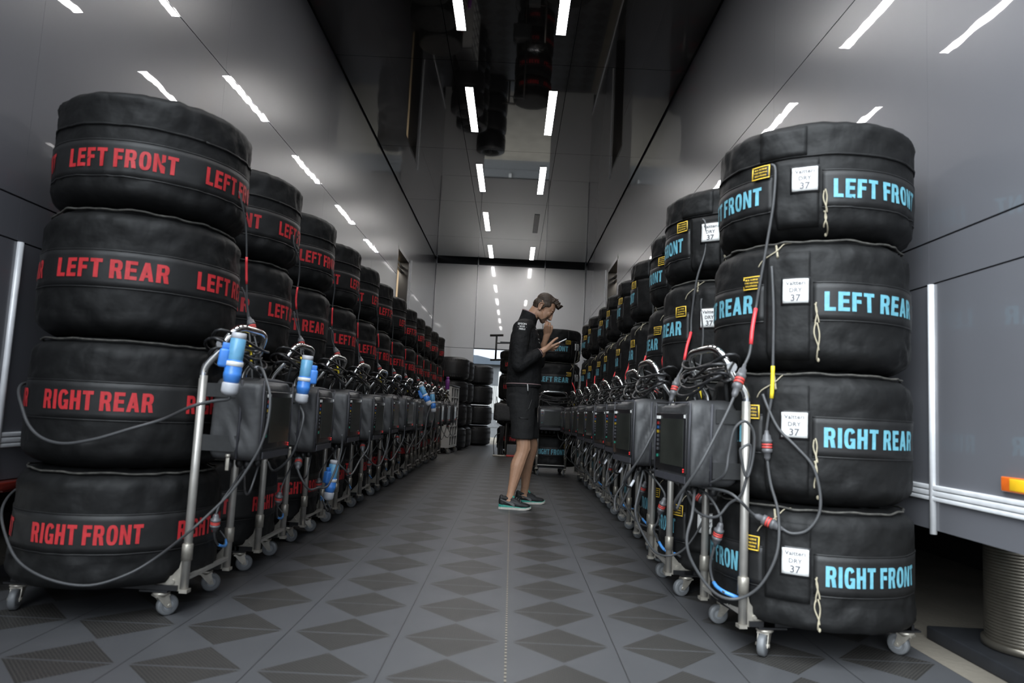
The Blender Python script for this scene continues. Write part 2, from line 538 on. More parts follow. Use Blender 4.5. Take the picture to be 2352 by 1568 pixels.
# far wall
mb = MB()
BX = [XL - .03, -.943, .613, XR + .03]
for i in range(3):
    mb.box(BX[i] + .002, BX[i + 1] - .002, YB, YB + .05, 2.180, 4.13)
    if i != 1:
        mb.box(BX[i] + .002, BX[i + 1] - .002, YB, YB + .05, .0, 2.172)
mb.box(XL - .1, XR + .1, YB + .02, YB + .08, 4.13, 4.45, 1)
mb.box(XL - .1, -.943, YB + .051, YB + .06, 0, 4.13, 1)
mb.box(.613, XR + .1, YB + .051, YB + .06, 0, 4.13, 1)
struct('wall_back', mb, [M['back'], M['wall_gap']], label='glossy pale grey panels closing the aisle')
mb = MB()
for x in (XL + .012, -.943, .613, XR - .012):
    mb.tube([(x, YB - .012, 2.2), (x, YB - .012, 4.30)], .007, 8)
    mb.tube([(x, YB - .014, 4.09), (x, YB - .014, 4.26)], .014, 8)
struct('trim_5', mb, M['alu'], label='slim metal uprights between the far panels')
mb = MB()
mb.box(-.943, .613, YB - .01, YB + .05, 2.165, 2.19)
struct('trim_6', mb, M['black_frame'], label='black lintel over the far doorway')

# building outside the far doorway
b = thing('outbuilding', 'low grey and white outbuilding outside the far doorway', 'building', (0, 21, -.019))
m1 = MB(); m1.box(-4, 4, -.01, 2.5, .30, .72); m1.box(-4, 4, 0, 2.5, 0, .30); m1.build('plinth', M['grey_case'], b)
m1 = MB()
for i in range(60):
    x = -2.4 + i * .06
    m1.box(x, x + .035, -.02, .02, .72, 1.52)
m1.box(-2.4, 1.2, .0, .03, .72, 1.52)
m1.build('corrugated_sheet', M['corrugated'], b)
m1 = MB(); m1.box(-4, 4, .02, 2.5, .45, 2.15); m1.build('wall', M['grey_wall'], b)
m1 = MB(); m1.box(-.44, -.36, -.06, .02, .45, 1.95); m1.build('post', M['white_panel'], b)
m1 = MB()
m1.add([(-4, -.1, 2.15), (4, -.1, 2.15), (4, -.1, 2.22), (-.4, -.1, 2.26), (-1.1, -.1, 2.40), (-4, -.1, 2.5), (-4, 2.6, 2.15), (4, 2.6, 2.15), (4, 2.6, 2.22), (-.4, 2.6, 2.26), (-1.1, 2.6, 2.40), (-4, 2.6, 2.5)],
       [(0, 1, 2, 3, 4, 5), (11, 10, 9, 8, 7, 6), (0, 6, 7, 1), (1, 7, 8, 2), (2, 8, 9, 3), (3, 9, 10, 4), (4, 10, 11, 5), (5, 11, 6, 0)])
m1.build('roof', M['roof_blue'], b)

# ------------------------------------------------------------------ ceiling lights
ORD = ['nearest', 'second', 'third', 'fourth', 'fifth', 'sixth', 'seventh', 'eighth', 'ninth', 'tenth', 'eleventh', 'twelfth']
LY = [(2.5, 3.73), (4.875, 6.105), (7.235, 8.446), (9.596, 10.84), (12.008, 13.267), (14.455, 15.754)]
LX = [(-.668, -.585), (.234, .320)]
for c, (x0, x1) in enumerate(LX):
    for r_, (y0, y1) in enumerate(LY):
        y1 = min(y1, 15.69)
        off = (c == 1 and r_ == 4)
        side = 'over the red-lettered side' if c == 0 else 'over the blue-lettered side'
        if r_ < 1:
            lab = 'lit ceiling strip light %s, nearest the entrance' % side
        elif off:
            lab = 'unlit grey ceiling strip light, the only dark one'
        else:
            lab = 'lit white ceiling strip light %s, %s one ahead' % (side, ['first', 'second', 'third', 'fourth', 'farthest'][r_ - 1])
        t = thing('ceiling_light', lab, 'light', ((x0 + x1) / 2, (y0 + y1) / 2, ZC), group='ceiling strip lights')
        w, l = (x1 - x0) / 2, (y1 - y0) / 2
        f = MB()
        for (a0, a1, b0, b1) in ((-w - .004, -w, -l - .004, l + .004), (w, w + .004, -l - .004, l + .004), (-w, w, -l - .004, -l), (-w, w, l, l + .004)):
            f.box(a0, a1, b0, b1, -.007, 0)
        f.build('light_frame', M['black_frame'], t)
        d = MB(); d.box(-w, w, -l, l, -.005, 0)
        d.build('diffuser', M['lamp_off'] if off else M['lamp'], t)

# ------------------------------------------------------------------ heavy condensed block letters
def _ring(cx, cy, ax, ay, t, a0, a1, n=18, p=2.6):
    """quads of a thick rounded stroke from angle a0 to a1"""
    out = []

    def pt(a, rx, ry):
        c, s_ = math.cos(a), math.sin(a)
        return (cx + rx * math.copysign(abs(c) ** (2 / p), c), cy + ry * math.copysign(abs(s_) ** (2 / p), s_))
    for i in range(n):
        b0, b1 = lerp(a0, a1, i / n), lerp(a0, a1, (i + 1) / n)
        out.append([pt(b0, ax - t, ay - t * .8), pt(b0, ax, ay), pt(b1, ax, ay), pt(b1, ax - t, ay - t * .8)])
    return out


def _q(x0, x1, y0, y1):
    return [(x0, y0), (x1, y0), (x1, y1), (x0, y1)]


T1, H1 = .215, .19
GL = {
    'L': (.50, [_q(0, T1, 0, 1), _q(T1, .50, 0, H1)]),
    'E': (.53, [_q(0, T1, 0, 1), _q(T1, .53, 0, H1), _q(T1, .53, 1 - H1, 1), _q(T1, .49, .42, .42 + H1)]),
    'F': (.50, [_q(0, T1, 0, 1), _q(T1, .50, 1 - H1, 1), _q(T1, .46, .42, .42 + H1)]),
    'T': (.56, [_q(.172, .388, 0, 1 - H1), _q(0, .56, 1 - H1, 1)]),
    'I': (.22, [_q(0, T1, 0, 1)]),
    'H': (.58, [_q(0, T1, 0, 1), _q(.365, .58, 0, 1), _q(T1, .365, .42, .42 + H1)]),
    'N': (.60, [_q(0, .195, 0, 1), _q(.405, .60, 0, 1), [(.195, 1), (.17, .66), (.405, 0), (.43, .34)]]),
    'A': (.64, [[(0, 0), (.205, 0), (.42, 1), (.21, 1)], [(.435, 0), (.64, 0), (.43, 1), (.22, 1)], _q(.18, .47, .2, .34)]),
    'O': (.60, _ring(.30, .5, .30, .51, .205, 0, 2 * math.pi, 28)),
    'G': (.60, _ring(.30, .5, .30, .51, .205, R(32), R(335), 24) + [_q(.32, .60, .36, .36 + .14), _q(.42, .60, .0, .36)]),
    'R': (.60, [_q(0, T1, 0, 1), _q(T1, .30, 1 - H1, 1), _q(T1, .30, .40, .40 + H1 * .95)] + _ring(.30, .70, .27, .30, .20, R(-90), R(90), 12) + [[(.365, 0), (.585, 0), (.51, .42), (.29, .42)]]),
}


def word_quads(txt, gap=.105, space=.34):
    x, out = 0, []
    for ch in txt:
        if ch == ' ':
            x += space - gap
            continue
        w, qs = GL[ch]
        for q in qs:
            out.append([(px + x, py) for px, py in q])
        x += w + gap
    return out, x - gap


# ------------------------------------------------------------------ tyres in heated covers
RT = .342


def make_surface(h, seed, lid, skirt):
    """radius of a cover at angle a (rad), height z"""
    def f(a, z):
        t = z / h
        e = min(t, 1 - t) * h                                     # distance from the nearer end
        r = RT - .075 * max(0, 1 - e / .062) ** 2.1               # rounded shoulders
        r += .006 * math.sin(math.pi * t)
        if lid:
            r = RT + .006 - (.03 * max(0, 1 - (h - z) / .03) ** 2 if z > h - .03 else 0) if z > h - .135 else r
        if skirt and z < .085:
            r = RT + .002 + .006 * math.sin(z / .085 * math.pi) - .012 * max(0, 1 - z / .02)
        n1 = noise.noise(Vector((math.cos(a) * 3.2 + seed, math.sin(a) * 3.2, z * 7)))
        n2 = noise.noise(Vector((math.cos(a) * 8 + seed, math.sin(a) * 8, z * 22 + seed)))
        n3 = noise.noise(Vector((math.cos(a + z * 1.3) * 15, math.sin(a + z * 1.3) * 15 + seed, z * 12)))
        mid = min(1, abs(t - .5) / .28)
        fold = noise.noise(Vector((a * 2.2 + seed, z * 26 + 4 * math.sin(a * 2), seed)))
        return r + .0045 * n1 + (.0012 + .0075 * mid ** 2) * n2 + (.0040 * mid) * n3 + .0035 * mid * fold
    return f


def patch_sheet(mb, f, a0, a1, z0, z1, off, na=10, nz=8, mat=0, th=.0025):
    """a thin sheet that follows the cover surface"""
    vs, n = [], 0
    for k, o in ((0, off), (1, off - th)):
        for i in range(nz + 1):
            for j in range(na + 1):
                a, z = lerp(a0, a1, j / na), lerp(z0, z1, i / nz)
                r = f(a, z) + o
                vs.append((r * math.cos(a), r * math.sin(a), z))
    S = (na + 1) * (nz + 1)
    fs = []
    for i in range(nz):
        for j in range(na):
            q = [i * (na + 1) + j, i * (na + 1) + j + 1, (i + 1) * (na + 1) + j + 1, (i + 1) * (na + 1) + j]
            fs.append(q); fs.append([x + S for x in q][::-1])
    rim = [j for j in range(na + 1)] + [i * (na + 1) + na for i in range(1, nz + 1)] + [nz * (na + 1) + j for j in range(na - 1, -1, -1)] + [i * (na + 1) for i in range(nz - 1, 0, -1)]
    for i in range(len(rim)):
        p, q = rim[i], rim[(i + 1) % len(rim)]
        fs.append([q, p, p + S, q + S])
    mb.add(vs, fs, mat, True)


def stroke_card(mb, f, a_c, z_c, verts, faces, off, mat):
    """flat lettering (x right seen from outside, y up) laid on the cover"""
    vs = []
    for (x, y) in verts:
        a = a_c + x / RT
        r = f(a, z_c + y) + off
        vs.append((r * math.cos(a), r * math.sin(a), z_c + y))
    mb.add(vs, faces, mat)


TXT = {}
for key, args in {'V': ('Valtteri', .0205), 'D': ('DRY', .0205), '37': ('37', .032), '2': ('21', .032),
                  'p1': ('M.A. HORNE', .0085), 'p2': ('TYRE HEATING', .0075), 'p3': ('SOLUTIONS', .0085)}.items():
    TXT[key] = text_mesh(args[0], args[1], bold=.02)

TYRES = [  # words, height, base z above the trolley deck, text centre
    ('RIGHT FRONT', .400, .115, .185), ('RIGHT REAR', .460, .515, .235), ('LEFT REAR', .465, .975, .235), ('LEFT FRONT', .418, 1.440, .165)]


def cover_meshes(words, h, zt, seed, color, flap_side):
    """all meshes of one covered tyre, flap at angle 0"""
    lid, skirt = words == 'LEFT FRONT', words == 'RIGHT FRONT'
    f = make_surface(h, seed, lid, skirt)
    D = {}
    # cover
    mb = MB()
    na = 128
    zs = [0, .004, .012, .022, .035, .05, .068, .086, .088] + [lerp(.10, h - .142, i / 12) for i in range(13)] + [h - .137, h - .133, h - .12, h - .10, h - .08, h - .06, h - .045, h - .03, h - .02, h - .010, h - .003, h]
    vs, fs = [], []
    for z in zs:
        for k in range(na):
            a = 2 * math.pi * k / na
            r = f(a, z)
            if z == 0 or z == h:
                r -= .012
            vs.append((r * math.cos(a), r * math.sin(a), z))
    for i in range(len(zs) - 1):
        for k in range(na):
            l = (k + 1) % na
            fs.append((i * na + k, i * na + l, (i + 1) * na + l, (i + 1) * na + k))
    # top: slightly domed disc; bottom: closed
    for (base, z0, dz) in (((len(zs) - 1) * na, h, .012 if lid else -.003), (0, 0, .004)):
        prev = base
        for q, rr in enumerate((.26, .16, .06)):
            o = len(vs)
            for k in range(na):
                a = 2 * math.pi * k / na
                w = .004 * noise.noise(Vector((math.cos(a) * rr * 20, math.sin(a) * rr * 20, seed)))
                vs.append((rr * math.cos(a), rr * math.sin(a), z0 + dz * (q + 1) / 3 + (w if lid and z0 > 0 else 0)))
            for k in range(na):
                l = (k + 1) % na
                fs.append((prev + k, prev + l, o + l, o + k))
            prev = o
        fs.append([prev + k for k in range(na)])
    mb.add(vs, fs, 0, True)
    D['cover'] = mb.mesh('cover', M['fabric'])
    # webbing band with its lettering
    mb = MB()
    fb, ft = .066, .066
    a0, a1 = R(16), R(349)
    patch_sheet(mb, f, a0, a1, zt - fb, zt + ft, .0022, 110, 6, 0, .004)
    # stitched edges
    for zz in (zt - fb, zt + ft):
        patch_sheet(mb, f, a0, a1, zz - .0022, zz + .0022, .0029, 110, 1, 0, .004)
    qs, w = word_quads(words)
    arc, lh = R({'RIGHT FRONT': 59, 'RIGHT REAR': 60}.get(words, 62)) * RT * 1.02, .066
    for start in (22, 102, 182, 279):
        for q in qs:
            n = max(1, int((max(p[0] for p in q) - min(p[0] for p in q)) / .12))
            for s_ in range(n):
                t0, t1 = s_ / n, (s_ + 1) / n
                A = [lerp(q[0][0], q[1][0], t0), lerp(q[0][1], q[1][1], t0)]
                B = [lerp(q[0][0], q[1][0], t1), lerp(q[0][1], q[1][1], t1)]
                C = [lerp(q[3][0], q[2][0], t1), lerp(q[3][1], q[2][1], t1)]
                E = [lerp(q[3][0], q[2][0], t0), lerp(q[3][1], q[2][1], t0)]
                vv = []
                for (x, y) in (A, B, C, E):
                    a = R(start) + (x / w) * arc / RT
                    z = zt + (y - .5) * lh
                    r = f(a, z) + .0040
                    vv.append((r * math.cos(a), r * math.sin(a), z))
                mb.add(vv, [(0, 1, 2, 3)], 1)
    D['band'] = mb.mesh('band', [M['band'], M['red_print'] if color == 'red' else M['blue_print']])
    # closing flap
    mb = MB()
    ztop = h - .14 if lid else h - .055
    patch_sheet(mb, f, R(-9), R(14.5), .035 if not skirt else .09, ztop, .0075, 14, 12, 0, .005)
    D['closing_flap'] = mb.mesh('closing_flap', [M['fabric'], M['band']])
    # yellow edged maker's patch
    zp = (zt + .075) if not lid else zt + .085
    mb = MB()
    ac = R(-18)
    patch_sheet(mb, f, ac - .102, ac + .102, zp - .025, zp + .025, .0100, 6, 4, 0, .002)
    for (u0, u1, v0, v1) in ((-.101, .101, .0205, .0245), (-.101, .101, -.0245, -.0205), (-.101, -.089, -.0245, .0245), (.089, .101, -.0245, .0245)):
        patch_sheet(mb, f, ac + u0, ac + u1, zp + v0, zp + v1, .0115, 6, 1, 1, .001)
    for key, dz in (('p1', .0115), ('p2', 0), ('p3', -.0115)):
        stroke_card(mb, f, ac, zp + dz, TXT[key][0], TXT[key][1], .0120, 1)
    D['maker_patch'] = mb.mesh('maker_patch', [M['black_plastic'], M['yellow_print']])
    # white card in a black holder
    mb = MB()
    ac, zc = R(7), zt + .035
    hw = .040 / RT
    patch_sheet(mb, f, ac - hw * 1.16, ac + hw * 1.16, zc - .049, zc + .049, .0095, 6, 6, 0, .003)
    patch_sheet(mb, f, ac - hw, ac + hw, zc - .041, zc + .043, .0115, 6, 6, 1, .002)
    for key, dz in (('V', .028), ('D', .003), ('37', -.024)):
        stroke_card(mb, f, ac, zc + dz, TXT[key][0], TXT[key][1], .0125, 2)
    D['label_card'] = mb.mesh('label_card', [M['black_plastic'], M['card'], M['ink']])
    # tie cords that hang beside the flap
    mb = MB()
    for (aa, z1, z2, wob) in ((17.0, zt - .01, zt - .085, .7), (17.6, zt - .005, zt - .075, -.5), (18.2, zt - .075, max(.012, zt - .20), .8), (17.2, zt - .08, max(.03, zt - .17), -.9)):
        p = []
        for i in range(7):
            t = i / 6
            a = R(aa + wob * math.sin(t * 5 + seed) + 1.0 * t)
            z = lerp(z1, z2, t)
            r = f(a, z) + .009
            p.append((r * math.cos(a), r * math.sin(a), z))
        mb.tube(spline(p, 3), .0026, 6)
    a = R(19.2); z = max(.012, zt - .20); r = f(a, z) + .009
    mb.lathe([(.001, -.008), (.0045, -.004), (.0045, .003), (.001, .007)], 8, (r * math.cos(a), r * math.sin(a), z))
    D['tie_cord'] = mb.mesh('tie_cord', M['cord'])
    if not lid:   # loops of cord on the shoulder above the flap
        mb = MB()
        p = [(-14, h - .10), (-11, h - .075), (-4, h - .045), (-1, h - .018), (3, h - .012)]
        mb.tube(spline([((f(R(a), z) + .010) * math.cos(R(a)), (f(R(a), z) + .010) * math.sin(R(a)), z) for a, z in p], 4), .002, 6, 0)
        p = [(-6, h - .02), (-3, h - .07)]
        D['shoulder_cord'] = mb.mesh('shoulder_cord', M['cord'])
        mb = MB()
        mb.tube([((f(R(a), z) + .012) * math.cos(R(a)), (f(R(a), z) + .012) * math.sin(R(a)), z) for a, z in p], .004, 6, 0)
        D['webbing_loop'] = mb.mesh('webbing_loop', M['cord'])
    # wavy piping round the top hem
    if not lid:
        mb = MB()
        p = []
        for k in range(140):
            a = 2 * math.pi * k / 140
            z = h - .012 + .008 * noise.noise(Vector((math.cos(a) * 4, math.sin(a) * 4, seed * 3)))
            r = f(a, h - .022) + .004 + .006 * noise.noise(Vector((math.cos(a) * 6 + 5, math.sin(a) * 6, seed)))
            p.append((r * math.cos(a), r * math.sin(a), z))
        mb.tube(p, .0038, 6, closed=True)
        D['hem_piping'] = mb.mesh('hem_piping', M['hem'])
    else:
        mb = MB()   # hem of the lid and its overlap patch
        patch_sheet(mb, f, R(-180), R(180), h - .134, h - .126, .004, 120, 1, 0, .004)
        patch_sheet(mb, f, R(-19), R(8), h - .128, h - .02, .006, 10, 6, 0, .004)
        D['lid_hem'] = mb.mesh('lid_hem', M['fabric'])
    return D


COVERS = {}
for color in ('red', 'blue'):
    for i, (words, h, zb, zt) in enumerate(TYRES):
        for var_ in range(2):
            COVERS[color, words, var_] = cover_meshes(words, h, zt, i * 3.1 + var_ * 7.7 + (1.5 if color == 'red' else 0), color, 1)

LEVEL = {'LEFT FRONT': 'topmost', 'LEFT REAR': 'second from top', 'RIGHT REAR': 'second from bottom', 'RIGHT FRONT': 'lowest'}


def tyre_stack(cx, cy, flap_deg, color, where, jit, n, parts, group):
    for i, (words, h, zb, zt) in enumerate(TYRES):
        jx, jy = jit.uniform(-.008, .008), jit.uniform(-.008, .008)
        t = thing('tyre_warmer', 'black %s tyre cover, %s of %s' % (words, LEVEL[words], where), 'covered tyre',
                  (cx + jx, cy + jy, zb), R(flap_deg + jit.uniform(-3, 3) - (18 if words == 'LEFT REAR' and color == 'red' and n > 1 else 0)), group)
        D = COVERS[color, words, n % 2]
        for key, me in D.items():
            if key in parts or key in ('cover', 'band'):
                link(key, me, t)


# ------------------------------------------------------------------ trolleys
UX, UY = .350, .178


def trolley_meshes():
    D = {}
    mb = MB()
    for sy in (-1, 1):
        mb.box(-.27, .33, sy * .17 - .02, sy * .17 + .02, .094, .112)
        mb.box(.20, .30, sy * .17 - .028, sy * .17 + .028, .088, .094)
        mb.box(-.29, -.20, sy * .17 - .028, sy * .17 + .028, .088, .094)
    for x in (-.24, .0, .26):
        mb.box(x - .02, x + .02, -.19, .19, .094, .112)
    D['base_frame'] = mb.mesh('base_frame', M['black_frame'])
    mb = MB()  # gusset plate, mirrored for the other side by sign
    P = [(UX + .012, .245), (UX - .012, .245), (UX - .015, .205), (UX - .022, .172), (UX - .045, .145), (UX - .080, .130), (.245, .120), (.235, .092), (UX + .012, .092)]
    vs = [(x, y, z) for y in (-.004, .004) for (x, z) in P]
    n = len(P)
    fs = [list(range(n))[::-1], [n + i for i in range(n)]] + [[i, (i + 1) % n, n + (i + 1) % n, n + i] for i in range(n)]
    mb.add(vs, fs)
    mb.lathe([(.019, .20), (.019, .255), (.0165, .258)], 12, (UX, 0, 0))
    mb.box(UX - .01, UX + .018, -.016, .016, .088, .10)
    mb.lathe([(.008, -.010), (.008, .010)], 8, (.31, 0, .125), 'y')
    D['gusset_plate'] = mb.mesh('gusset_plate', M['zinc'])
    mb = MB()
    mb.tube([(UX, 0, .10), (UX, 0, .86)], .0148, 12)
    D['upright'] = mb.mesh('upright', M['steel'])
    mb = MB()
    pts = [(UX, -UY, .84), (UX, -UY, .875), (UX + .012, -UY, .905), (UX + .05, -UY + .005, .955), (UX + .075, -UY + .015, 1.008), (UX + .090, -UY + .04, 1.036), (UX + .094, -UY + .085, 1.048)]
    pts = pts + [(UX + .095, -.04, 1.050)] + [(x, -y, z) for x, y, z in [(UX + .095, -.04, 1.050)] + pts[::-1]]
    mb.tube(spline(pts, 5), .0145, 12)
    mb.tube([(UX + .058, -UY + .004, .978), (UX + .058, UY - .004, .978)], .008, 8)
    for sy in (-1, 1):
        mb.lathe([(.019, -.012), (.019, .012)], 10, (UX + .058, sy * (UY - .004), .978), 'y')
        mb.tube([(UX + .03, sy * (UY - .02), .945), (UX + .06, sy * (UY - .055), .935)], .011, 8)
    D['handle'] = mb.mesh('handle', M['chrome'])
    mb = MB()
    mb.box(UX - .01, UX + .01, -UY, UY, .13, .142)
    D['cross_rail'] = mb.mesh('cross_rail', M['steel'])
    # caster: swivel fork plus wheel; wheel axis along y, wheel trails
    mb = MB()
    mb.lathe([(.026, .086), (.030, .080), (.024, .074), (.018, .068)], 14)
    for sy in (-1, 1):
        P = [(-.022, .074), (.020, .074), (.028, .046), (.033, .030), (.016, .029), (-.004, .050)]
        y0, y1 = (sy * .0155, sy * .0185)
        vs = [(x, y, z) for y in (y0, y1) for (x, z) in P]
        n = len(P)
        mb.add(vs, [list(range(n)), [n + i for i in range(n)][::-1]] + [[i, (i + 1) % n, n + (i + 1) % n, n + i] for i in range(n)])
    mb.box(-.026, .024, -.020, .020, .071, .077)
    mb.lathe([(.0065, -.023), (.0065, .023)], 10, (.024, 0, .0365), 'y')
    D['caster'] = mb.mesh('caster', M['zinc'])
    mb = MB()
    c = (.024, 0, .0365)
    mb.lathe([(.026, -.0125), (.033, -.0125), (.0365, -.008), (.0365, .008), (.033, .0125), (.026, .0125)], 28, c, 'y', 0)
    mb.lathe([(.009, -.0135), (.024, -.0115), (.027, -.0128), (.027, .0128), (.024, .0115), (.009, .0135)], 24, c, 'y', 1)
    mb.lathe([(.0220, -.0124), (.0237, -.0135), (.0247, -.0124)], 24, c, 'y', 0)
    mb.lathe([(.0220, .0124), (.0237, .0135), (.0247, .0124)], 24, c, 'y', 0)
    D['wheel'] = mb.mesh('wheel', [M['wheel'], M['wheel_hub']])
    return D


TM = trolley_meshes()


def trolley(cx, cy, rot, label, group, jit):
    t = thing('tyre_trolley', label, 'trolley', (cx, cy, 0), R(rot), group)
    link('base_frame', TM['base_frame'], t)
    for sy in (-1, 1):
        link('gusset_plate', TM['gusset_plate'], t, (0, sy * UY, 0))
        link('upright', TM['upright'], t, (0, sy * UY, 0))
    link('handle', TM['handle'], t)
    link('cross_rail', TM['cross_rail'], t)
    for x in (.268, -.25):
        for sy in (-1, 1):
            c = link('caster', TM['caster'], t, (x, sy * .172, 0), R(jit.uniform(-40, 70) if x > 0 else jit.uniform(-80, 80)))
            link('wheel', TM['wheel'], c)
    return t


# ------------------------------------------------------------------ control boxes in their bags
BD, BW, BH = .200, .318, .305       # depth, width, height


def box_meshes():
    D = {}
    bm = bmesh.new()
    bmesh.ops.create_cube(bm, size=1)
    bmesh.ops.subdivide_edges(bm, edges=bm.edges[:], cuts=15, use_grid_fill=True)
    for v in bm.verts:
        x, y, z = v.co
        p = Vector((x * 2, y * 2, z * 2))
        # rounded corners, sagging cloth
        q = (abs(p.x) ** 8 + abs(p.y) ** 8 + abs(p.z) ** 8) ** (1 / 8)
        s_ = 1 / max(q, 1e-6)
        m_ = max(abs(p.x), abs(p.y), abs(p.z))
        p = p * (s_ * m_)
        X, Y, Z = p.x * BD / 2, p.y * BW / 2, p.z * BH / 2
        side = 1 - min(1, max(0, (abs(p.y) - .8) / .2)) * 0
        w = noise.noise(Vector((X * 12, Y * 9, Z * 3.5))) * .008
        fold = math.sin((X * 1.0 + Z * .28) * 62 + 1.3 * math.sin(Z * 11) + 1) * .0095 * (1 - abs(p.z) ** 4) * (.55 + .45 * math.sin(X * 30 + 1))
        if abs(p.y) > .90:                       # cloth sides crease most
            Y += math.copysign(w + fold - .003, p.y)
        if p.z > .9:
            Z += w + .007 * math.sin(Y * 20) - .010 * (p.x > .3) * (p.x - .3)
        if p.x < .96:
            X += w * .3
        v.co = Vector((X, Y, Z))
    mb = MB(); mb.bm(bm, 0, True)
    D['bag'] = mb.mesh('bag', M['bag'])
    mb = MB()
    for sy in (-1, 1):
        y = sy * (BW / 2 + .001)
        x = .015
        mb.tube([(x, y + sy * .003, -BH / 2 + .01), (x + .003, y + sy * .003, 0), (x, y + sy * .003, BH / 2 - .008)], .0055, 6)
        mb.tube([(BD / 2 - .004, y, -BH / 2 + .01), (BD / 2 - .001, y, 0), (BD / 2 - .004, y, BH / 2 - .008)], .0035, 6)
    mb.tube([(BD / 2 - .003, -BW / 2 + .01, BH / 2 - .006), (BD / 2 - .002, BW / 2 - .01, BH / 2 - .006)], .0035, 6)
    D['piping'] = mb.mesh('piping', M['bag_trim'])
    # front panel: frame of the bag, control panel, display, keys
    X = BD / 2
    mb = MB()
    mb.rbox(X - .006, X + .003, -BW / 2 + .012, BW / 2 - .02, -BH / 2 + .045, BH / 2 - .045, .003)
    mb.box(X, X + .004, -BW / 2 + .02, BW / 2 - .02, -BH / 2 + .012, -BH / 2 + .036, 1)
    D['control_panel'] = mb.mesh('control_panel', [M['screen_panel'], M['bag_trim']])
    mb = MB(); mb.box(X + .002, X + .0045, -BW / 2 + .068, BW / 2 - .04, -BH / 2 + .068, BH / 2 - .066)
    D['display'] = mb.mesh('display', M['display'])
    mb = MB()
    keys = [2, 3, 4, 5, 5, 5, 5, 6]
    for i, k in enumerate(keys):
        z = BH / 2 - .084 - i * .0165 - (.01 if i == 7 else 0)
        mb.box(X + .002, X + .0055, -BW / 2 + .030, -BW / 2 + .042, z - .0052, z + .0052, k)
    D['keypad'] = mb.mesh('keypad', [M['white_mark'], M['ink'], M['key_red'], M['key_blue'], M['key_yellow'], M['key_grey'], M['key_green'], M['led']])
    mb = MB(); mb.box(X + .002, X + .005, -BW / 2 + .024, -BW / 2 + .058, BH / 2 - .068, BH / 2 - .056)
    D['sticker', 0] = mb.mesh('sticker', M['white_mark'])
    mb = MB(); mb.box(X + .002, X + .005, BW / 2 - .036, BW / 2 - .026, BH / 2 - .062, BH / 2 - .050)
    D['sticker', 1] = mb.mesh('sticker', M['white_mark'])
    for i, dz in enumerate((.060, .052)):
        mb = MB(); mb.lathe([(.0027, 0), (.0027, .004)], 8, (X + .002, BW / 2 - .032, -BH / 2 + dz), 'x')
        D['indicator_light', i] = mb.mesh('indicator_light', M['led'])
    for i, sy in enumerate((-1, 1)):   # wide straps round side and upright, hangers to the handle
        y = sy * (BW / 2 + .006)
        mb = MB()
        mb.box(-BD / 2 - .028, .010, y - .002, y + .002, -BH / 2 + .035, -BH / 2 + .092)
        mb.box(-BD / 2 - .028, -BD / 2 - .024, min(y, sy * (BW / 2 - .05)), max(y, sy * (BW / 2 - .05)), -BH / 2 + .035, -BH / 2 + .092)
        D['side_strap', i] = mb.mesh('side_strap', M['strap'])
        mb = MB()
        mb.box(-BD / 2 - .02, .000, y - .002, y + .002, BH / 2 - .075, BH / 2 - .025)
        D['corner_strap', i] = mb.mesh('corner_strap', M['strap'])
        mb = MB()
        mb.tube([(-BD / 2 + .03, sy * .11, BH / 2 - .005), (-BD / 2 + .045, sy * .125, BH / 2 + .06), (-BD / 2 + .055, sy * .13, BH / 2 + .11)], .007, 6)
        D['hanger_strap', i] = mb.mesh('hanger_strap', M['strap'])
    for i in range(5):                 # sockets under the box
        mb = MB()
        mb.lathe([(.016, -BH / 2 + .004), (.016, -BH / 2 - .022), (.010, -BH / 2 - .034)], 10, (-.03 + (i % 2) * .05, -.11 + i * .05, 0))
        D['socket', i] = mb.mesh('socket', M['black_plastic'])
    mb = MB()
    mb.lathe([(.004, 0), (.009, .004), (.009, .012), (.006, .014)], 10, (0, 0, 0), 'z')
    mb.rbox(-.0065, .0065, -.003, .003, -.045, .002, .002)
    D['zip_pull'] = mb.mesh('zip_pull', M['zinc'])
    return D


BM = box_meshes()


def control_box(cx, cy, rot, label, group, yaw=0.0, off=(0, 0, 0), zip_pull=False):
    a = R(rot)
    lx, ly, lz = UX + .022 + BD / 2 + off[0], -.022 + off[1], .708 + off[2]
    x, y = cx + lx * math.cos(a) - ly * math.sin(a), cy + lx * math.sin(a) + ly * math.cos(a)
    t = thing('control_box', label, 'control box', (x, y, lz), a + R(yaw), group)
    for key, me in BM.items():
        if key == 'zip_pull':
            if zip_pull:
                link(key, me, t, (-.012, -BW / 2 - .008, -BH / 2 + .012))
        else:
            link(key if isinstance(key, str) else key[0], me, t)
    return t


# ------------------------------------------------------------------ cables
def connector_into(mb, p0, p1, s=1.0):
    """plug and socket pair lying along p0 -> p1"""
    p0, p1 = Vector(p0), Vector(p1)
    d = (p1 - p0)
    prof = [(0, .006), (.12, .008), (.16, .013), (.30, .015), (.32, .018), (.40, .018), (.42, .0145), (.60, .0145), (.62, .018), (.72, .018), (.74, .012), (.90, .011), (1, .006)]
    mb.tube([p0 + d * t for t, r in prof], [r * s for t, r in prof], 10, 0)
    mb.tube([p0 + d * .44, p0 + d * .50], .0172 * s, 10, 1)
    mb.tube([p0 + d * .53, p0 + d * .585], .0172 * s, 10, 1)


def heat_cable(root, pts, sleeve=None, conn=None, r=.0052, base='cable'):
    path = spline(pts, 6)
    mb = MB(); mb.tube(path, r, 8)
    mb.build('cord', M[base], root)
    if sleeve:
        c, a, b = sleeve
        mb = MB(); mb.tube(along(path, a, b), r * 1.32, 8)
        mb.build('sleeve', M[c], root)
    if conn:
        q = along(path, conn[0], conn[1])
        mb = MB(); connector_into(mb, q[0], q[-1])
        mb.build('connector', [M['connector'], M['red_ring']], root)


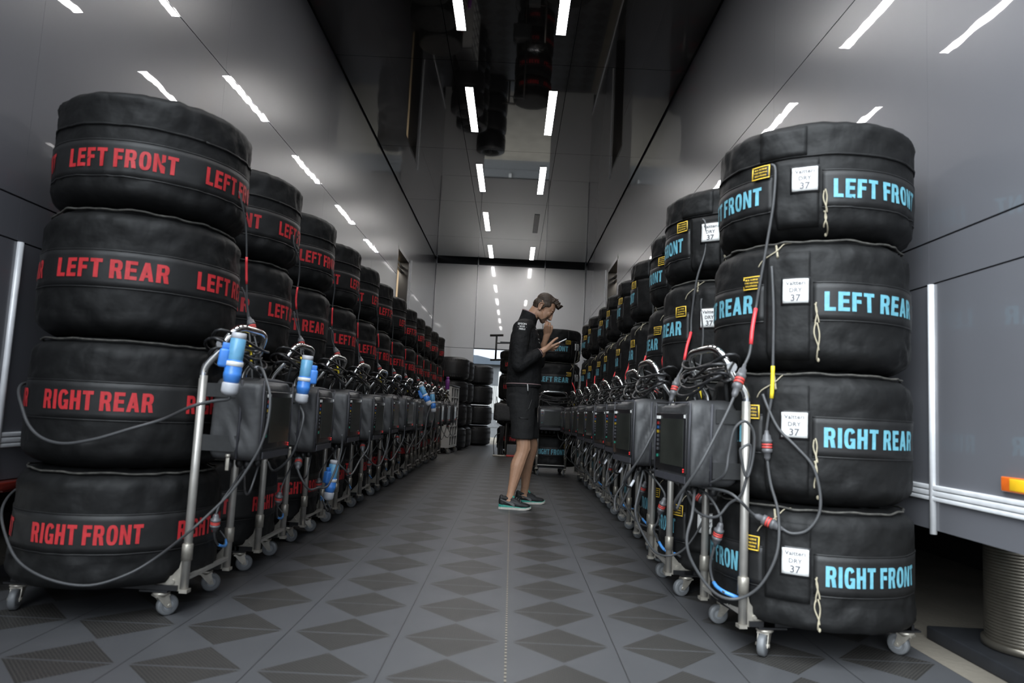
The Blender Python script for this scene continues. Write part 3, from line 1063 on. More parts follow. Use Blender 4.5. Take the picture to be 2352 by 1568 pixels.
def jitter(pts, j, amt=.012):
    return [(p[0] + (j.uniform(-amt, amt) if 0 < i < len(pts) - 1 else 0), p[1] + (j.uniform(-amt, amt) if 0 < i < len(pts) - 1 else 0), p[2] + (j.uniform(-amt, amt) if 0 < i < len(pts) - 1 else 0)) for i, p in enumerate(pts)]


R_LF = [(0.249, 0.26, 1.708), (0.240, 0.275, 1.682), (0.245, 0.272, 1.559), (0.260, 0.257, 1.42), (0.278, 0.238, 1.266), (0.286, 0.228, 1.189), (0.307, 0.257, 1.113), (0.32, 0.272, 1.027), (0.35, 0.29, 0.964), (0.395, 0.33, 0.857), (0.455, 0.35, 0.738), (0.515, 0.35, 0.621), (0.56, 0.26, 0.509), (0.52, 0.11, 0.463), (.48, .06, .535)]
R_LR = [(0.245, 0.264, 1.337), (0.244, 0.27, 1.293), (0.240, 0.275, 1.169), (0.240, 0.275, 0.978), (0.242, 0.273, 0.88), (0.249, 0.268, 0.82), (0.255, 0.262, 0.745), (0.252, 0.265, 0.671), (0.242, 0.274, 0.584), (0.222, 0.294, 0.485), (0.232, 0.311, 0.359), (0.279, 0.289, 0.246), (0.343, 0.25, 0.191), (0.42, 0.25, 0.209), (0.493, 0.25, 0.299), (0.517, 0.25, 0.377), (0.495, 0.23, 0.463), (0.46, 0.12, 0.54)]
R_RR = [(0.263, 0.246, 0.887), (0.252, 0.265, 0.842), (0.223, 0.290, 0.77), (0.176, 0.321, 0.714), (0.128, 0.342, 0.653), (0.107, 0.349, 0.57), (0.109, 0.348, 0.499), (0.142, 0.336, 0.443), (0.184, 0.315, 0.427), (0.214, 0.296, 0.44), (0.240, 0.275, 0.453), (0.29, 0.246, 0.475), (0.347, 0.28, 0.521), (0.38, 0.24, 0.545), (0.43, 0.10, 0.545)]
R_RF = [(0.298, 0.203, 0.174), (0.321, 0.172, 0.179), (0.360, 0.151, 0.191), (0.375, 0.09, 0.205), (0.389, 0.09, 0.263), (0.385, 0.11, 0.321), (0.376, 0.13, 0.371), (0.371, 0.145, 0.443), (0.40, 0.10, 0.510), (0.44, 0.02, 0.545)]
L_LF = [(.352, -.035, 1.60), (.362, -.02, 1.56), (.366, .03, 1.48), (.366, .059, 1.392), (.360, .10, 1.279), (.363, .135, 1.152), (.385, .140, 1.08), (.425, .12, .98), (.46, .09, .90), (.47, .02, .83)]
L_LR = [(.335, .12, 1.24), (.352, .13, 1.20), (.368, .14, 1.10), (.40, .10, 1.0), (.44, .03, .90), (.46, .0, .83)]
L_RR = [(.30, .19, .80), (.33, .19, .74), (.37, .21, .60), (.40, .16, .46), (.46, .02, .42), (.52, -.10, .44), (.53, -.06, .53)]
L_RF = [(.33, .13, .25), (.355, .13, .22), (.385, .06, .205), (.39, -.04, .235), (.40, -.10, .30), (.41, -.10, .38), (.44, -.05, .46), (.47, .0, .54)]


def row_cables(cx, cy, rot, color, where, jit, group, detail):
    sets = [('LEFT FRONT', R_LF, ('red_sleeve', .335, .425), (.475, .56), 'red'), ('LEFT REAR', R_LR, ('yellow_sleeve', .205, .27), (.335, .395), 'yellow'),
            ('RIGHT REAR', R_RR, None, (.60, .70), None), ('RIGHT FRONT', R_RF, ('blue_sleeve', .05, .26), (.50, .66), 'blue')]
    if color == 'red':
        sets = [('LEFT FRONT', L_LF, ('red_sleeve', .31, .44), (.60, .70), 'red'), ('LEFT REAR', L_LR, ('yellow_sleeve', .55, .75), None, 'yellow'),
                ('RIGHT REAR', L_RR, None, (.30, .44), None), ('RIGHT FRONT', L_RF, ('blue_sleeve', .08, .34), (.5, .62), 'blue')]
    for words, pts, sl, cn, sc in sets[:detail]:
        t = thing('heating_cable', 'grey cable%s, %s cover of %s' % (' with %s sleeve' % sc if sc else ' with black plug', words, where), 'cable', (cx, cy, 0), R(rot), group)
        heat_cable(t, jitter(pts, jit, .010 if detail else 0) if where[:11] != 'the nearest' else pts, sl, cn, r=.0038 if color == 'red' else .0052)


def coil_cable(cx, cy, rot, label, jit, plug=None, lead=None, group=None):
    """black power cable wound round the handle, sometimes ending in a blue plug"""
    t = thing('power_cable', label, 'cable', (cx, cy, 0), R(rot), group)
    mb = MB()
    p = []
    turns = 5
    for i in range(turns * 22):
        a = 2 * math.pi * i / 22
        k = i / 22
        w = .5 + .5 * math.sin(k * 2.1 + 1)
        p.append((UX + .045 + (.050 + .022 * w) * math.cos(a) + .05 * (k / turns - .5), (UY + .030 + .028 * w) * math.sin(a) + .012 * math.sin(k * 3), .965 + .030 * math.sin(k * 2.6) + .022 * math.sin(a + k) - .018 * math.cos(2 * a)))
    mb.tube(p, .0055, 8)
    # a drooping loop
    p = [(UX + .09, -.10, .95), (UX + .14, -.06, .89), (UX + .13, .02, .875), (UX + .09, .08, .90), (UX + .06, .12, .96)]
    mb.tube(spline(p, 5), .0058, 8)
    mb.build('coil', M['black_cable'], t)
    if plug:
        P = Matrix.Translation(Vector(plug[0])) @ plug[1]
        a = MB()
        a.lathe([(.0185, -.008), (.024, -.008), (.026, 0), (.026, .072), (.023, .074)], 16, (0, 0, .012))
        q = MB(); q.add([P @ Vector(v) for v in a.v], a.f, 0, True); q.build('plug_socket', M['teal_plug'], t)
        a = MB()
        a.lathe([(.021, -.070), (.026, -.066), (.030, -.045), (.030, -.035), (.0285, -.034), (.030, -.020), (.0285, -.018), (.029, .006), (.026, .010)], 16)
        # flip lid and hinge at the side
        a.rbox(-.054, -.020, -.017, .017, -.020, .045, .009)
        a.rbox(-.048, -.022, -.008, .008, .044, .066, .004)
        q = MB(); q.add([P @ Vector(v) for v in a.v], a.f, 0, True); q.build('plug_body', M['blue_plug'], t)
        a = MB()
        a.lathe([(.010, -.115), (.024, -.108), (.0285, -.100), (.0285, -.075), (.026, -.070)], 18)
        q = MB(); q.add([P @ Vector(v) for v in a.v], a.f, 0, True); q.build('cable_nut', M['plug_cap'], t)
        a = MB()
        a.lathe([(.0215, .084), (.025, .087), (.025, .104), (.0215, .106)], 16)
        q = MB(); q.add([P @ Vector(v) for v in a.v], a.f, 0, True); q.build('end_cap', M['plug_cap'], t)
        a = MB()
        a.lathe([(.0285, -.012), (.0303, -.011), (.0303, .004), (.0285, .005)], 16)
        q = MB(); q.add([P @ Vector(v) for v in a.v], a.f, 0, True); q.build('label_ring', M['white_mark'], t)
        start = P @ Vector((0, 0, -.112))
        if lead:
            mb = MB(); mb.tube(spline([start, P @ Vector((0, 0, -.128))] + lead, 6), .0056, 8)
            mb.build('lead', M['cable'], t)
    return t


# ------------------------------------------------------------------ the two rows
jit = random.Random(11)
RED = [(-1.479, 2.765), (-1.479, 3.47), (-1.479, 4.18), (-1.479, 4.90), (-1.479, 5.62), (-1.479, 6.35), (-1.479, 7.10), (-1.465, 7.90), (-1.475, 8.63), (-1.475, 9.37), (-1.46, 10.09), (-1.44, 10.82)]
RED_FLAP = [145, 151, 128, 155, 156, 140, 153, 137, 148, 150, 140, 145]
BLUE = [(1.135, 2.71), (1.085, 3.44), (1.14, 4.17), (1.155, 4.89), (1.16, 5.60), (1.165, 6.31), (1.175, 7.02), (1.16, 7.73), (1.155, 8.44)]
BLUE_FLAP = [-125, -131, -136, -149, -150, -149, -145, -146, -141]
ALLP = ('closing_flap', 'maker_patch', 'label_card', 'tie_cord', 'shoulder_cord', 'webbing_loop', 'hem_piping', 'lid_hem')
LEADS_RED = {
    0: (((.502, -.305, .905), Matrix.Rotation(R(5), 4, 'Y') @ Matrix.Rotation(R(20), 4, 'Z')), [(0.455, -0.345, 0.768), (0.400, -0.375, 0.748), (0.283, -0.325, 0.699), (0.184, -0.354, 0.66), (0.082, -0.374, 0.622), (-0.017, -0.378, 0.603), (-0.101, -0.364, 0.617), (-0.168, -0.339, 0.657), (-0.225, -0.300, 0.715), (-0.285, -0.240, 0.77), (-.36, -.10, .80), (-.37, .05, .80)]),
    1: (((.53, -.26, .885), Matrix.Rotation(R(4), 4, 'Y') @ Matrix.Rotation(R(200), 4, 'Z')), [(.55, -.30, .70), (.52, -.32, .55), (.44, -.30, .47), (.38, -.22, .50)]),
    2: (((.50, -.22, .36), Matrix.Rotation(R(6), 4, 'Y') @ Matrix.Rotation(R(60), 4, 'Z')), [(.50, -.20, .20), (.46, -.10, .17), (.40, .0, .22)]),
    6: (((.62, -.16, .90), Matrix.Rotation(R(-28), 4, 'Y')), [(.66, -.20, .70), (.64, -.26, .50), (.55, -.28, .40), (.44, -.20, .45)]),
    7: (((.60, -.18, .84), Matrix.Rotation(R(-8), 4, 'Y')), [(.62, -.20, .66), (.58, -.24, .50), (.46, -.20, .45)]),
}
for n, (cx, cy) in enumerate(RED):
    where = 'the %s red-lettered stack' % ORD[n]
    tyre_stack(cx, cy, RED_FLAP[n], 'red', where, jit, n, ('closing_flap', 'maker_patch', 'hem_piping', 'lid_hem'), 'red-lettered covered tyres')
    trolley(cx, cy, 0 + jit.uniform(-1.5, 1.5), 'steel trolley on grey casters under %s' % where, 'trolleys under the red-lettered stacks', jit)
    control_box(cx, cy, 0, 'charcoal bagged control box strapped before %s' % where, 'control boxes of the red-lettered row', jit.uniform(-5, 1) if n else -1, (-.006 + jit.uniform(-.005, .01), jit.uniform(-.015, .015), jit.uniform(-.02, .01)), zip_pull=n < 3)
    pl = LEADS_RED.get(n)
    coil_cable(cx, cy, 0, 'black power cable %swound on the handle before %s' % ('with blue plug ' if pl else '', where), jit, pl[0] if pl else None, pl[1] if pl else None, 'power cables of the red-lettered row')
    row_cables(cx, cy, 0, 'red', where, jit, 'heating cables of the red-lettered row', 4 if n < 7 else 2)
    t = thing('mains_lead', 'grey lead looping low in front of %s' % where, 'cable', (cx, cy, 0), 0, 'low leads of the red-lettered row')
    if n == 0:
        pts = [(0.50, -.10, .90), (.56, -.20, .895), (0.595, -0.245, 0.859), (0.625, -0.275, 0.802), (0.634, -0.295, 0.719), (0.62, -0.305, 0.629), (0.581, -0.305, 0.545), (0.529, -0.305, 0.461), (0.469, -0.325, 0.387), (0.41, -0.345, 0.323), (0.294, -0.295, 0.231), (0.217, -0.33, 0.177), (0.114, -0.367, 0.144), (-0.01, -0.378, 0.158), (-0.134, -0.355, 0.203), (-0.227, -0.302, 0.275), (-0.305, -0.225, 0.351), (-.365, -.08, .40), (-.37, .06, .42)]
        heat_cable(t, pts, ('plug_cap', .01, .03), None, r=.0047)
    else:
        pts = [(.48, -.08, .54), (.50, -.16, .47), (.55, -.14, .40 + jit.uniform(-.04, .04)), (.56, 0, .37), (.57, .16, .40 + jit.uniform(-.05, .05)), (.60, .24, .52), (.605, .22, .62)]
        heat_cable(t, pts, None, (.02, .14) if n % 2 else None)
for n, (cx, cy) in enumerate(BLUE):
    where = 'the %s blue-lettered stack' % ORD[n]
    tyre_stack(cx, cy, BLUE_FLAP[n], 'blue', where, jit, n, ALLP if n < 3 else tuple(k for k in ALLP if k != 'label_card'), 'blue-lettered covered tyres')
    trolley(cx + (.02 if n == 0 else 0), cy, 186 if n == 0 else 180 + jit.uniform(-1.5, 1.5), 'steel trolley on grey casters under %s' % where, 'trolleys under the blue-lettered stacks', jit)
    control_box(cx, cy, 180, 'charcoal bagged control box strapped before %s' % where, 'control boxes of the blue-lettered row', 10 if n == 0 else (8 if n == 1 else jit.uniform(0, 8)), (-.038 if n == 0 else -.025, .043 if n == 0 else .03, jit.uniform(-.01, .01)))
    coil_cable(cx, cy, 180, 'black power cable wound on the handle before %s' % where, jit, None, None, 'power cables of the blue-lettered row')
    row_cables(cx, cy, 180, 'blue', where, jit, 'heating cables of the blue-lettered row', 4 if n < 6 else 2)
    t = thing('mains_lead', 'grey lead looping at the upright before %s' % where, 'cable', (cx, cy, 0), R(180), 'low leads of the blue-lettered row')
    if n == 0:
        pts = [(.44, .10, .545), (.40, .26, .60), (.385, .27, .68), (.37, .275, .76), (.335, .28, .79), (.30, .27, .75), (.30, .26, .66), (.32, .26, .60), (.345, .27, .68), (.34, .275, .70), (.31, .27, .70), (.325, .24, .55), (.36, .20, .50), (.40, .18, .45), (.45, .10, .46), (.47, .0, .54)]
        heat_cable(t, pts, None, None, r=.005)
    else:
        pts = [(.46, .05, .54), (.52, .12, .46), (.56, .02, .36 + jit.uniform(-.05, .05)), (.55, -.12, .38), (.50, -.20, .46 + jit.uniform(-.04, .04)), (.46, -.10, .54)]
        heat_cable(t, pts, ('plug_cap', .12, .17), None, r=.005)

# the trolley that faces the camera beside the man
wh = 'the blue-lettered stack facing the camera'
tyre_stack(.52, 9.27, -42, 'blue', wh, jit, 0, ALLP, 'covered tyres of the stack facing the camera')
trolley(.52, 9.27, -90, 'steel trolley under the stack that faces the camera', 'trolleys standing across the aisle', jit)
control_box(.52, 9.27, -90, 'charcoal control box with screen turned to the camera behind the man', 'control boxes across the aisle', 0, (0, .0, .01))
coil_cable(.52, 9.27, -90, 'black power cable on the handle turned to the camera behind the man', jit, None, None)
row_cables(.52, 9.27, -90, 'blue', wh, jit, 'heating cables across the aisle', 2)
# the stack hidden behind the man
wh = 'the red-lettered stack behind the man'
tyre_stack(.10, 12.75, 200, 'red', wh, jit, 1, ('closing_flap', 'hem_piping', 'lid_hem'), 'covered tyres of the stack behind the man')
trolley(.10, 12.75, -90, 'steel trolley under the red-lettered stack behind the man', 'trolleys standing across the aisle', jit)
control_box(.10, 12.75, -90, 'dark control box hanging left of the stack behind the man', 'control boxes across the aisle', 180, (0, -.22, .05))
coil_cable(.10, 12.75, -90, 'black power cable on the trolley behind the man', jit, None, None)

# ------------------------------------------------------------------ far end: bare tyres, cabinet, tools
def bare_tyre_mesh():
    mb = MB()
    R0, w = .330, .440
    prof = []
    half = [(.20, .012), (.235, .006), (.27, .020), (.298, .035), (.316, .055), (.326, .085), (R0, .12), (R0 + .001, w / 2)]
    prof = half + [(r, w - z) for r, z in half[-2::-1]]
    na = 72
    prof2 = []
    for r, z in prof:
        prof2.append((r, z))
    inner = [(.195, w - .02), (.19, w / 2), (.195, .02)]
    mb.lathe(prof2 + inner, na, closed=True)
    # moulded tread blocks on the shoulders
    for k in range(60):
        a = 2 * math.pi * k / 60
        for zc in (.075, w - .075, .15, w - .15):
            ca, sa = math.cos(a), math.sin(a)
            r0 = .322 if zc in (.075, w - .075) else R0
            vs = []
            for rr in (r0 - .004, r0 + .004):
                for (da, dz) in ((-.03, -.026), (.03, -.018), (.03, .026), (-.03, .018)):
                    vs.append((rr * math.cos(a + da), rr * math.sin(a + da), zc + dz))
            mb.add(vs, [(0, 1, 2, 3), (4, 7, 6, 5), (0, 4, 5, 1), (1, 5, 6, 2), (2, 6, 7, 3), (3, 7, 4, 0)])
    t = mb.mesh('tyre_carcass', M['tyre'])
    r = MB()
    r.lathe([(.196, .03), (.190, .05), (.180, .14), (.185, w - .05), (.196, w - .03), (.19, w - .06), (.17, w - .10), (.165, .10)], 48, closed=True)
    for k in range(10):
        a = 2 * math.pi * k / 10
        r.tube([(.03 * math.cos(a), .03 * math.sin(a), w - .12), (.172 * math.cos(a + .1), .172 * math.sin(a + .1), w - .09)], .011, 6)
    r.lathe([(.032, w - .14), (.036, w - .10), (.0, w - .095)], 16)
    return t, r.mesh('wheel_rim', M['black_plastic'])


TY, RIM = bare_tyre_mesh()
for (cx, cy, wh) in ((-1.19, 13.62, 'the wide bare tyre stack beside the white cabinet'), (-1.13, 14.36, 'the bare tyre stack half hidden in the middle'), (-.775, 15.10 + .62, 'the bare tyre stack beside the far doorway')):
    for i in range(4):
        t = thing('bare_tyre', 'bare black tyre, %s of %s' % (['lowest', 'second from bottom', 'second from top', 'topmost'][i], wh), 'tyre',
                  (cx + rnd.uniform(-.008, .008), cy + rnd.uniform(-.008, .008), .001 + .441 * i), rnd.uniform(0, 6), 'bare tyres at the far end')
        link('tyre_carcass', TY, t)
        link('wheel_rim', RIM, t)

cab = thing('storage_cart', 'white cart with an open black grid side beside the bare tyres', 'cart', (-1.165, 12.55, 0), R(-5))
mb = MB()
mb.box(-.17, .155, -.40, -.385, .12, 1.16)
mb.box(-.17, .155, .385, .40, .12, 1.16)
mb.box(-.17, -.155, -.385, .385, .12, 1.16)
mb.box(-.17, .155, -.40, .40, .105, .12)
mb.build('cart_body', M['white_panel'], cab)
mb = MB(); mb.box(-.155, .13, -.384, .384, .121, 1.13); mb.build('dark_lining', M['black_plastic'], cab)
mb = MB()
for i in range(7):
    z = .125 + i * .168
    mb.box(.131, .155, -.384, .384, z, z + .016)
for i in range(4):
    y = -.384 + i * .252
    mb.box(.131, .155, y, y + .013, .12, 1.15)
mb.build('grid_front', M['white_panel'], cab)
mb = MB()
mb.add([(-.30, -.41, .14), (.0, -.41, .14), (-.28, -.41, .48), (-.30, -.40, .14), (.0, -.40, .14), (-.28, -.40, .48)], [(0, 1, 2), (5, 4, 3), (0, 3, 4, 1), (1, 4, 5, 2), (2, 5, 3, 0)])
mb.build('corner_brace', M['white_panel'], cab)
mb = MB(); mb.rbox(-.18, .165, -.41, .41, 1.161, 1.18, .006); mb.build('cart_top', M['black_plastic'], cab)
for x in (-.12, .11):
    for y in (-.34, .34):
        c = link('caster', TM['caster'], cab, (x, y, .02), rnd.uniform(0, 1)); c.scale = (1, 1, 1)
        c.location.z = .019 if False else 0.02
        w = link('wheel', TM['wheel'], c)
        c.location.z = 0.0
        c.scale = (1.2, 1.2, 1.2)
can = thing('spray_can', 'small purple spray can on the handle of the farthest red-lettered trolley', 'can', (-.995, 10.72, 1.064))
mb = MB(); mb.lathe([(.030, 0), (.033, .004), (.033, .135), (.026, .150)], 16); mb.build('can_body', M['purple'], can)
mb = MB(); mb.lathe([(.024, .148), (.024, .185), (.018, .19)], 14); mb.build('can_cap', M['purple'], can)

tl = thing('tool_stand', 'black T-shaped lifting tool behind the man', 'tool', (-.06, 12.30, 0))
mb = MB(); mb.tube([(-.385, 0, 2.085), (-.15, 0, 2.10)], .020, 10); mb.build('top_bar', M['black_plastic'], tl)
mb = MB(); mb.tube([(-.268, 0, 2.085), (-.268, 0, 1.665)], .017, 10); mb.build('post', M['black_plastic'], tl)
mb = MB(); mb.tube([(-.36, 0, 1.655), (-.17, 0, 1.665)], .018, 10); mb.build('bottom_bar', M['black_plastic'], tl)
mb = MB(); mb.tube([(-.268, 0, 1.955), (.0, 0, 1.965)], .011, 8); mb.box(-.20, -.02, -.02, .02, 1.955, 1.985); mb.build('arm', M['black_plastic'], tl)
mb = MB(); mb.tube([(0, 0, .02), (0, 0, 2.0)], .018, 10); mb.build('mast', M['black_plastic'], tl)
mb = MB(); mb.box(-.17, .05, -.05, .05, 0, .02); mb.build('base_plate', M['zinc'], tl)

hz = thing('hose_bundle', 'bundle of glossy black air hoses behind the man', 'hose', (-.17, 12.22, 0))
for k in range(3):
    mb = MB()
    p = [(-.02 + k * .035, 0, .03), (-.03 + k * .03, .01, .20), (.0 + k * .02, -.01 * k, .36), (-.01 + k * .03, .0, .52)]
    mb.tube(spline(p, 5), .017, 8); mb.build('hose', M['black_cable'], hz)
mb = MB()
p = [(-.10, 0, .03), (-.115, 0, .25), (-.08, 0, .36), (.0, 0, .40)]
mb.tube(spline(p, 5), .007, 8); mb.build('thin_hose', M['cable'], hz)
mb = MB(); mb.rbox(-.12, .10, -.05, .05, 0, .03, .008); mb.build('hose_foot', M['zinc'], hz)
gc = thing('tool_case', 'small grey case with red foot behind the man', 'case', (.035, 12.30, 0))
mb = MB(); mb.rbox(-.09, .13, -.06, .06, .035, .21, .008); mb.build('case_body', M['grey_case'], gc)
mb = MB(); mb.rbox(-.095, .135, -.065, .065, 0, .035, .008); mb.build('case_foot', M['red_ring'], gc)

# ------------------------------------------------------------------ right edge: landing leg, plate, lamp
lg = thing('landing_leg', 'ribbed steel landing leg under the trailer', 'leg', (1.885, 2.60, 0))
mb = MB()
prof = []
for i in range(34):
    z = .06 + i * (.355 / 33)
    prof += [(.138, z), (.1388, z + .003), (.1388, z + .008), (.138, z + .011)]
mb.lathe(prof, 40); mb.build('ribbed_tube', M['leg_steel'], lg)
mb = MB(); mb.lathe([(.15, .035), (.15, .058), (.14, .060)], 36); mb.build('foot_ring', M['leg_steel'], lg)
pl = thing('ground_plate', 'thick black plate lying under the landing leg', 'plate', (1.95, 2.52, -.019))
mb = MB(); mb.rbox(-.285, .35, -.38, .34, 0, .05, .006); mb.build('slab', M['plate'], pl)
ml = thing('marker_lamp', 'amber side marker lamp on the grey trailer flank', 'lamp', (XR, 2.20, .612))
mb = MB(); mb.rbox(-.016, -.001, -.07, .052, 0, .046, .004); mb.build('lamp_housing', M['amber'], ml)
mb = MB(); mb.rbox(-.0175, -.010, -.062, .012, .004, .042, .003); mb.build('lamp_lens', M['yellow_lens'], ml)

# ------------------------------------------------------------------ the man
def ball(c, r, n=14):
    """ellipsoid vertices"""
    r = r if isinstance(r, (tuple, list)) else (r, r, r)
    out = []
    for i in range(n // 2 + 1):
        p = math.pi * i / (n // 2)
        for k in range(n):
            a = 2 * math.pi * k / n
            out.append(Vector((c[0] + r[0] * math.sin(p) * math.cos(a), c[1] + r[1] * math.sin(p) * math.sin(a), c[2] + r[2] * math.cos(p))))
    return out


def hull_into(bm, pts):
    vs = [bm.verts.new(p) for p in pts]
    res = bmesh.ops.convex_hull(bm, input=vs, use_existing_faces=False)
    dead = [g for g in res['geom_interior'] if isinstance(g, bmesh.types.BMVert)] + [g for g in res['geom_unused'] if isinstance(g, bmesh.types.BMVert)]
    if dead:
        bmesh.ops.delete(bm, geom=list(set(dead)), context='VERTS')


def limb(bm, pts, n=12):
    """tapering limb: hulls between successive ellipsoids [(centre, radius), ...]"""
    for (c0, r0), (c1, r1) in zip(pts, pts[1:]):
        b2 = bmesh.new()
        hull_into(b2, ball(c0, r0, n) + ball(c1, r1, n))
        me = bpy.data.meshes.new('limb'); b2.to_mesh(me); b2.free()
        bm.from_mesh(me); bpy.data.meshes.remove(me)


def solid(bm, name, voxel, smooth, mats, factor=.5):
    """one continuous skin over all the pieces"""
    me = bpy.data.meshes.new(name); bm.to_mesh(me); bm.free()
    o = bpy.data.objects.new(name, me); COL.objects.link(o)
    m = o.modifiers.new('r', 'REMESH'); m.mode = 'VOXEL'; m.voxel_size = voxel; m.use_smooth_shade = True
    m = o.modifiers.new('s', 'SMOOTH'); m.factor = factor; m.iterations = smooth
    dg = bpy.context.evaluated_depsgraph_get()
    out = bpy.data.meshes.new_from_object(o.evaluated_get(dg))
    bpy.data.objects.remove(o); bpy.data.meshes.remove(me)
    out.name = name
    out.materials.clear()
    for mm in mats:
        out.materials.append(mm)
    out.polygons.foreach_set('use_smooth', [True] * len(out.polygons))
    return out


man = thing('person', 'man in black jacket and shorts looking down at a phone, hand at his mouth', 'person', (0, 0, 0))
MY = 5.97
HC = Vector((.235, MY, 1.680))
HF, HU, HL = Vector((.84, 0, -.545)).normalized(), Vector((.545, 0, .84)).normalized(), Vector((0, 1, 0))


def hp(f, u, l=0.0):
    return HC + HF * f + HU * u + HL * l


def hball(f, u, l, rf, ru, rl, n=16):
    return [HC + HF * (f + (p.x) * 1) + HU * (u + p.y) + HL * (l + p.z) for p in ball((0, 0, 0), (rf, ru, rl), n)]


def hull_mesh(bm, pts):
    b2 = bmesh.new(); hull_into(b2, pts)
    me = bpy.data.meshes.new('h'); b2.to_mesh(me); b2.free(); bm.from_mesh(me); bpy.data.meshes.remove(me)


body = bmesh.new()
# skull, face and jaw
hull_mesh(body, hball(-.008, .030, 0, .093, .083, .074))
hull_mesh(body, hball(.030, .020, 0, .062, .060, .064) + hball(.040, -.055, 0, .045, .045, .052) + hball(.050, -.100, 0, .026, .024, .034))
hull_mesh(body, hball(.055, -.105, 0, .024, .022, .026) + hball(.060, -.108, .0, .018, .016, .030))
for s_ in (-1, 1):
    hull_mesh(body, hball(.060, -.028, s_ * .036, .024, .022, .020))            # cheekbones
    hull_mesh(body, hball(.076, .012, s_ * .028, .014, .008, .024))             # brow ridge
    hull_mesh(body, hball(-.005, -.070, s_ * .050, .030, .028, .010) + hball(.045, -.098, s_ * .026, .02, .016, .012))   # jaw corner
    # ear: rim, lobe and bowl
    rim = [(-.032, .012), (-.044, .004), (-.047, -.016), (-.040, -.036), (-.028, -.050), (-.018, -.050), (-.016, -.035)]
    limb(body, [(hp(f, u, s_ * (.078 + .006 * (i in (1, 2, 3)))), .0058) for i, (f, u) in enumerate([(-.014, .004), (-.020, .013)] + rim)], 8)
    hull_mesh(body, hball(-.028, -.020, s_ * .073, .016, .026, .006))
# nose
limb(body, [(hp(.083, .006), (.008, .009, .008)), (hp(.096, -.030), .0095), (hp(.104, -.055), .0110)], 10)
for s_ in (-1, 1):
    hull_mesh(body, hball(.093, -.062, s_ * .011, .011, .008, .0078))
# lips
limb(body, [(hp(.083, -.086, -.020), .006), (hp(.094, -.085, 0), .0078), (hp(.083, -.086, .020), .006)], 8)
limb(body, [(hp(.081, -.097, -.018), .006), (hp(.091, -.098, 0), .0078), (hp(.081, -.097, .018), .006)], 8)
# neck and trunk
limb(body, [((.095, MY, 1.535), (.066, .070, .05)), ((.135, MY, 1.595), (.058, .060, .05)), (hp(-.035, -.035), (.060, .056, .05))])
limb(body, [((.09, MY, .98), (.105, .135, .08)), ((.09, MY, 1.12), (.115, .150, .08)), ((.085, MY, 1.36), (.105, .150, .08)), ((.088, MY, 1.48), (.06, .115, .05))])
# near (right) arm, holding the phone
RS, RE, RW = Vector((.052, 5.800, 1.440)), Vector((.035, 5.725, 1.155)), Vector((.228, 5.775, 1.288))
limb(body, [(RS, .042), (RE, .038), (RE.lerp(RW, .35), .041), (RE.lerp(RW, .75), .031), (RW, (.027, .023, .026))])
limb(body, [(RW, (.027, .022, .026)), ((.262, 5.782, 1.312), (.028, .026, .024)), ((.300, 5.795, 1.330), (.022, .036, .016))])
limb(body, [((.262, 5.770, 1.318), .017), ((.292, 5.762, 1.352), .0125), ((.322, 5.764, 1.384), .0105), ((.347, 5.772, 1.402), .0085)], 10)
limb(body, [((.312, 5.768, 1.334), .0115), ((.342, 5.764, 1.352), .0098), ((.366, 5.774, 1.362), .0088), ((.372, 5.792, 1.369), .0075)], 10)
limb(body, [((.312, 5.786, 1.322), .0115), ((.342, 5.778, 1.328), .0100), ((.360, 5.790, 1.341), .0088), ((.362, 5.808, 1.352), .0075)], 10)
limb(body, [((.304, 5.806, 1.314), .0110), ((.330, 5.798, 1.310), .0095), ((.346, 5.808, 1.321), .0085), ((.348, 5.824, 1.334), .0072)], 10)
limb(body, [((.294, 5.824, 1.312), .0098), ((.314, 5.818, 1.300), .0082), ((.328, 5.825, 1.306), .0075), ((.330, 5.838, 1.317), .0065)], 10)
# far (left) arm, hand raised to the mouth
LS, LE, LW = Vector((.09, 6.140, 1.445)), Vector((.215, 6.175, 1.215)), Vector((.258, 6.045, 1.400))
limb(body, [(LS, .042), (LE, .038), (LE.lerp(LW, .35), .040), (LE.lerp(LW, .75), .031), (LW, (.025, .026, .026))])
limb(body, [(LW, (.025, .024, .026)), ((.268, 6.022, 1.440), (.030, .020, .028)), ((.278, 6.002, 1.474), (.034, .014, .014))])
limb(body, [((.252, 6.005, 1.462), .013), ((.249, 5.985, 1.482), .0100), ((.244, 5.956, 1.513), .0090), ((.251, 5.951, 1.536), .0080), ((.259, 5.958, 1.549), .0070)], 10)
limb(body, [((.268, 6.000, 1.468), .013), ((.269, 5.978, 1.488), .0100), ((.266, 5.949, 1.522), .0092), ((.270, 5.947, 1.541), .0080), ((.273, 5.957, 1.553), .0070)], 10)
limb(body, [((.285, 6.004, 1.466), .012), ((.288, 5.982, 1.486), .0098), ((.289, 5.954, 1.518), .0090), ((.290, 5.950, 1.536), .0078), ((.288, 5.959, 1.548), .0068)], 10)
limb(body, [((.300, 6.012, 1.462), .010), ((.306, 5.992, 1.476), .0086), ((.311, 5.970, 1.502), .0078), ((.309, 5.964, 1.518), .0070), ((.304, 5.970, 1.528), .0060)], 10)
limb(body, [((.256, 6.018, 1.452), .0150), ((.245, 6.000, 1.485), .0115), ((.246, 5.990, 1.508), .0095), ((.250, 5.984, 1.525), .0080)], 10)
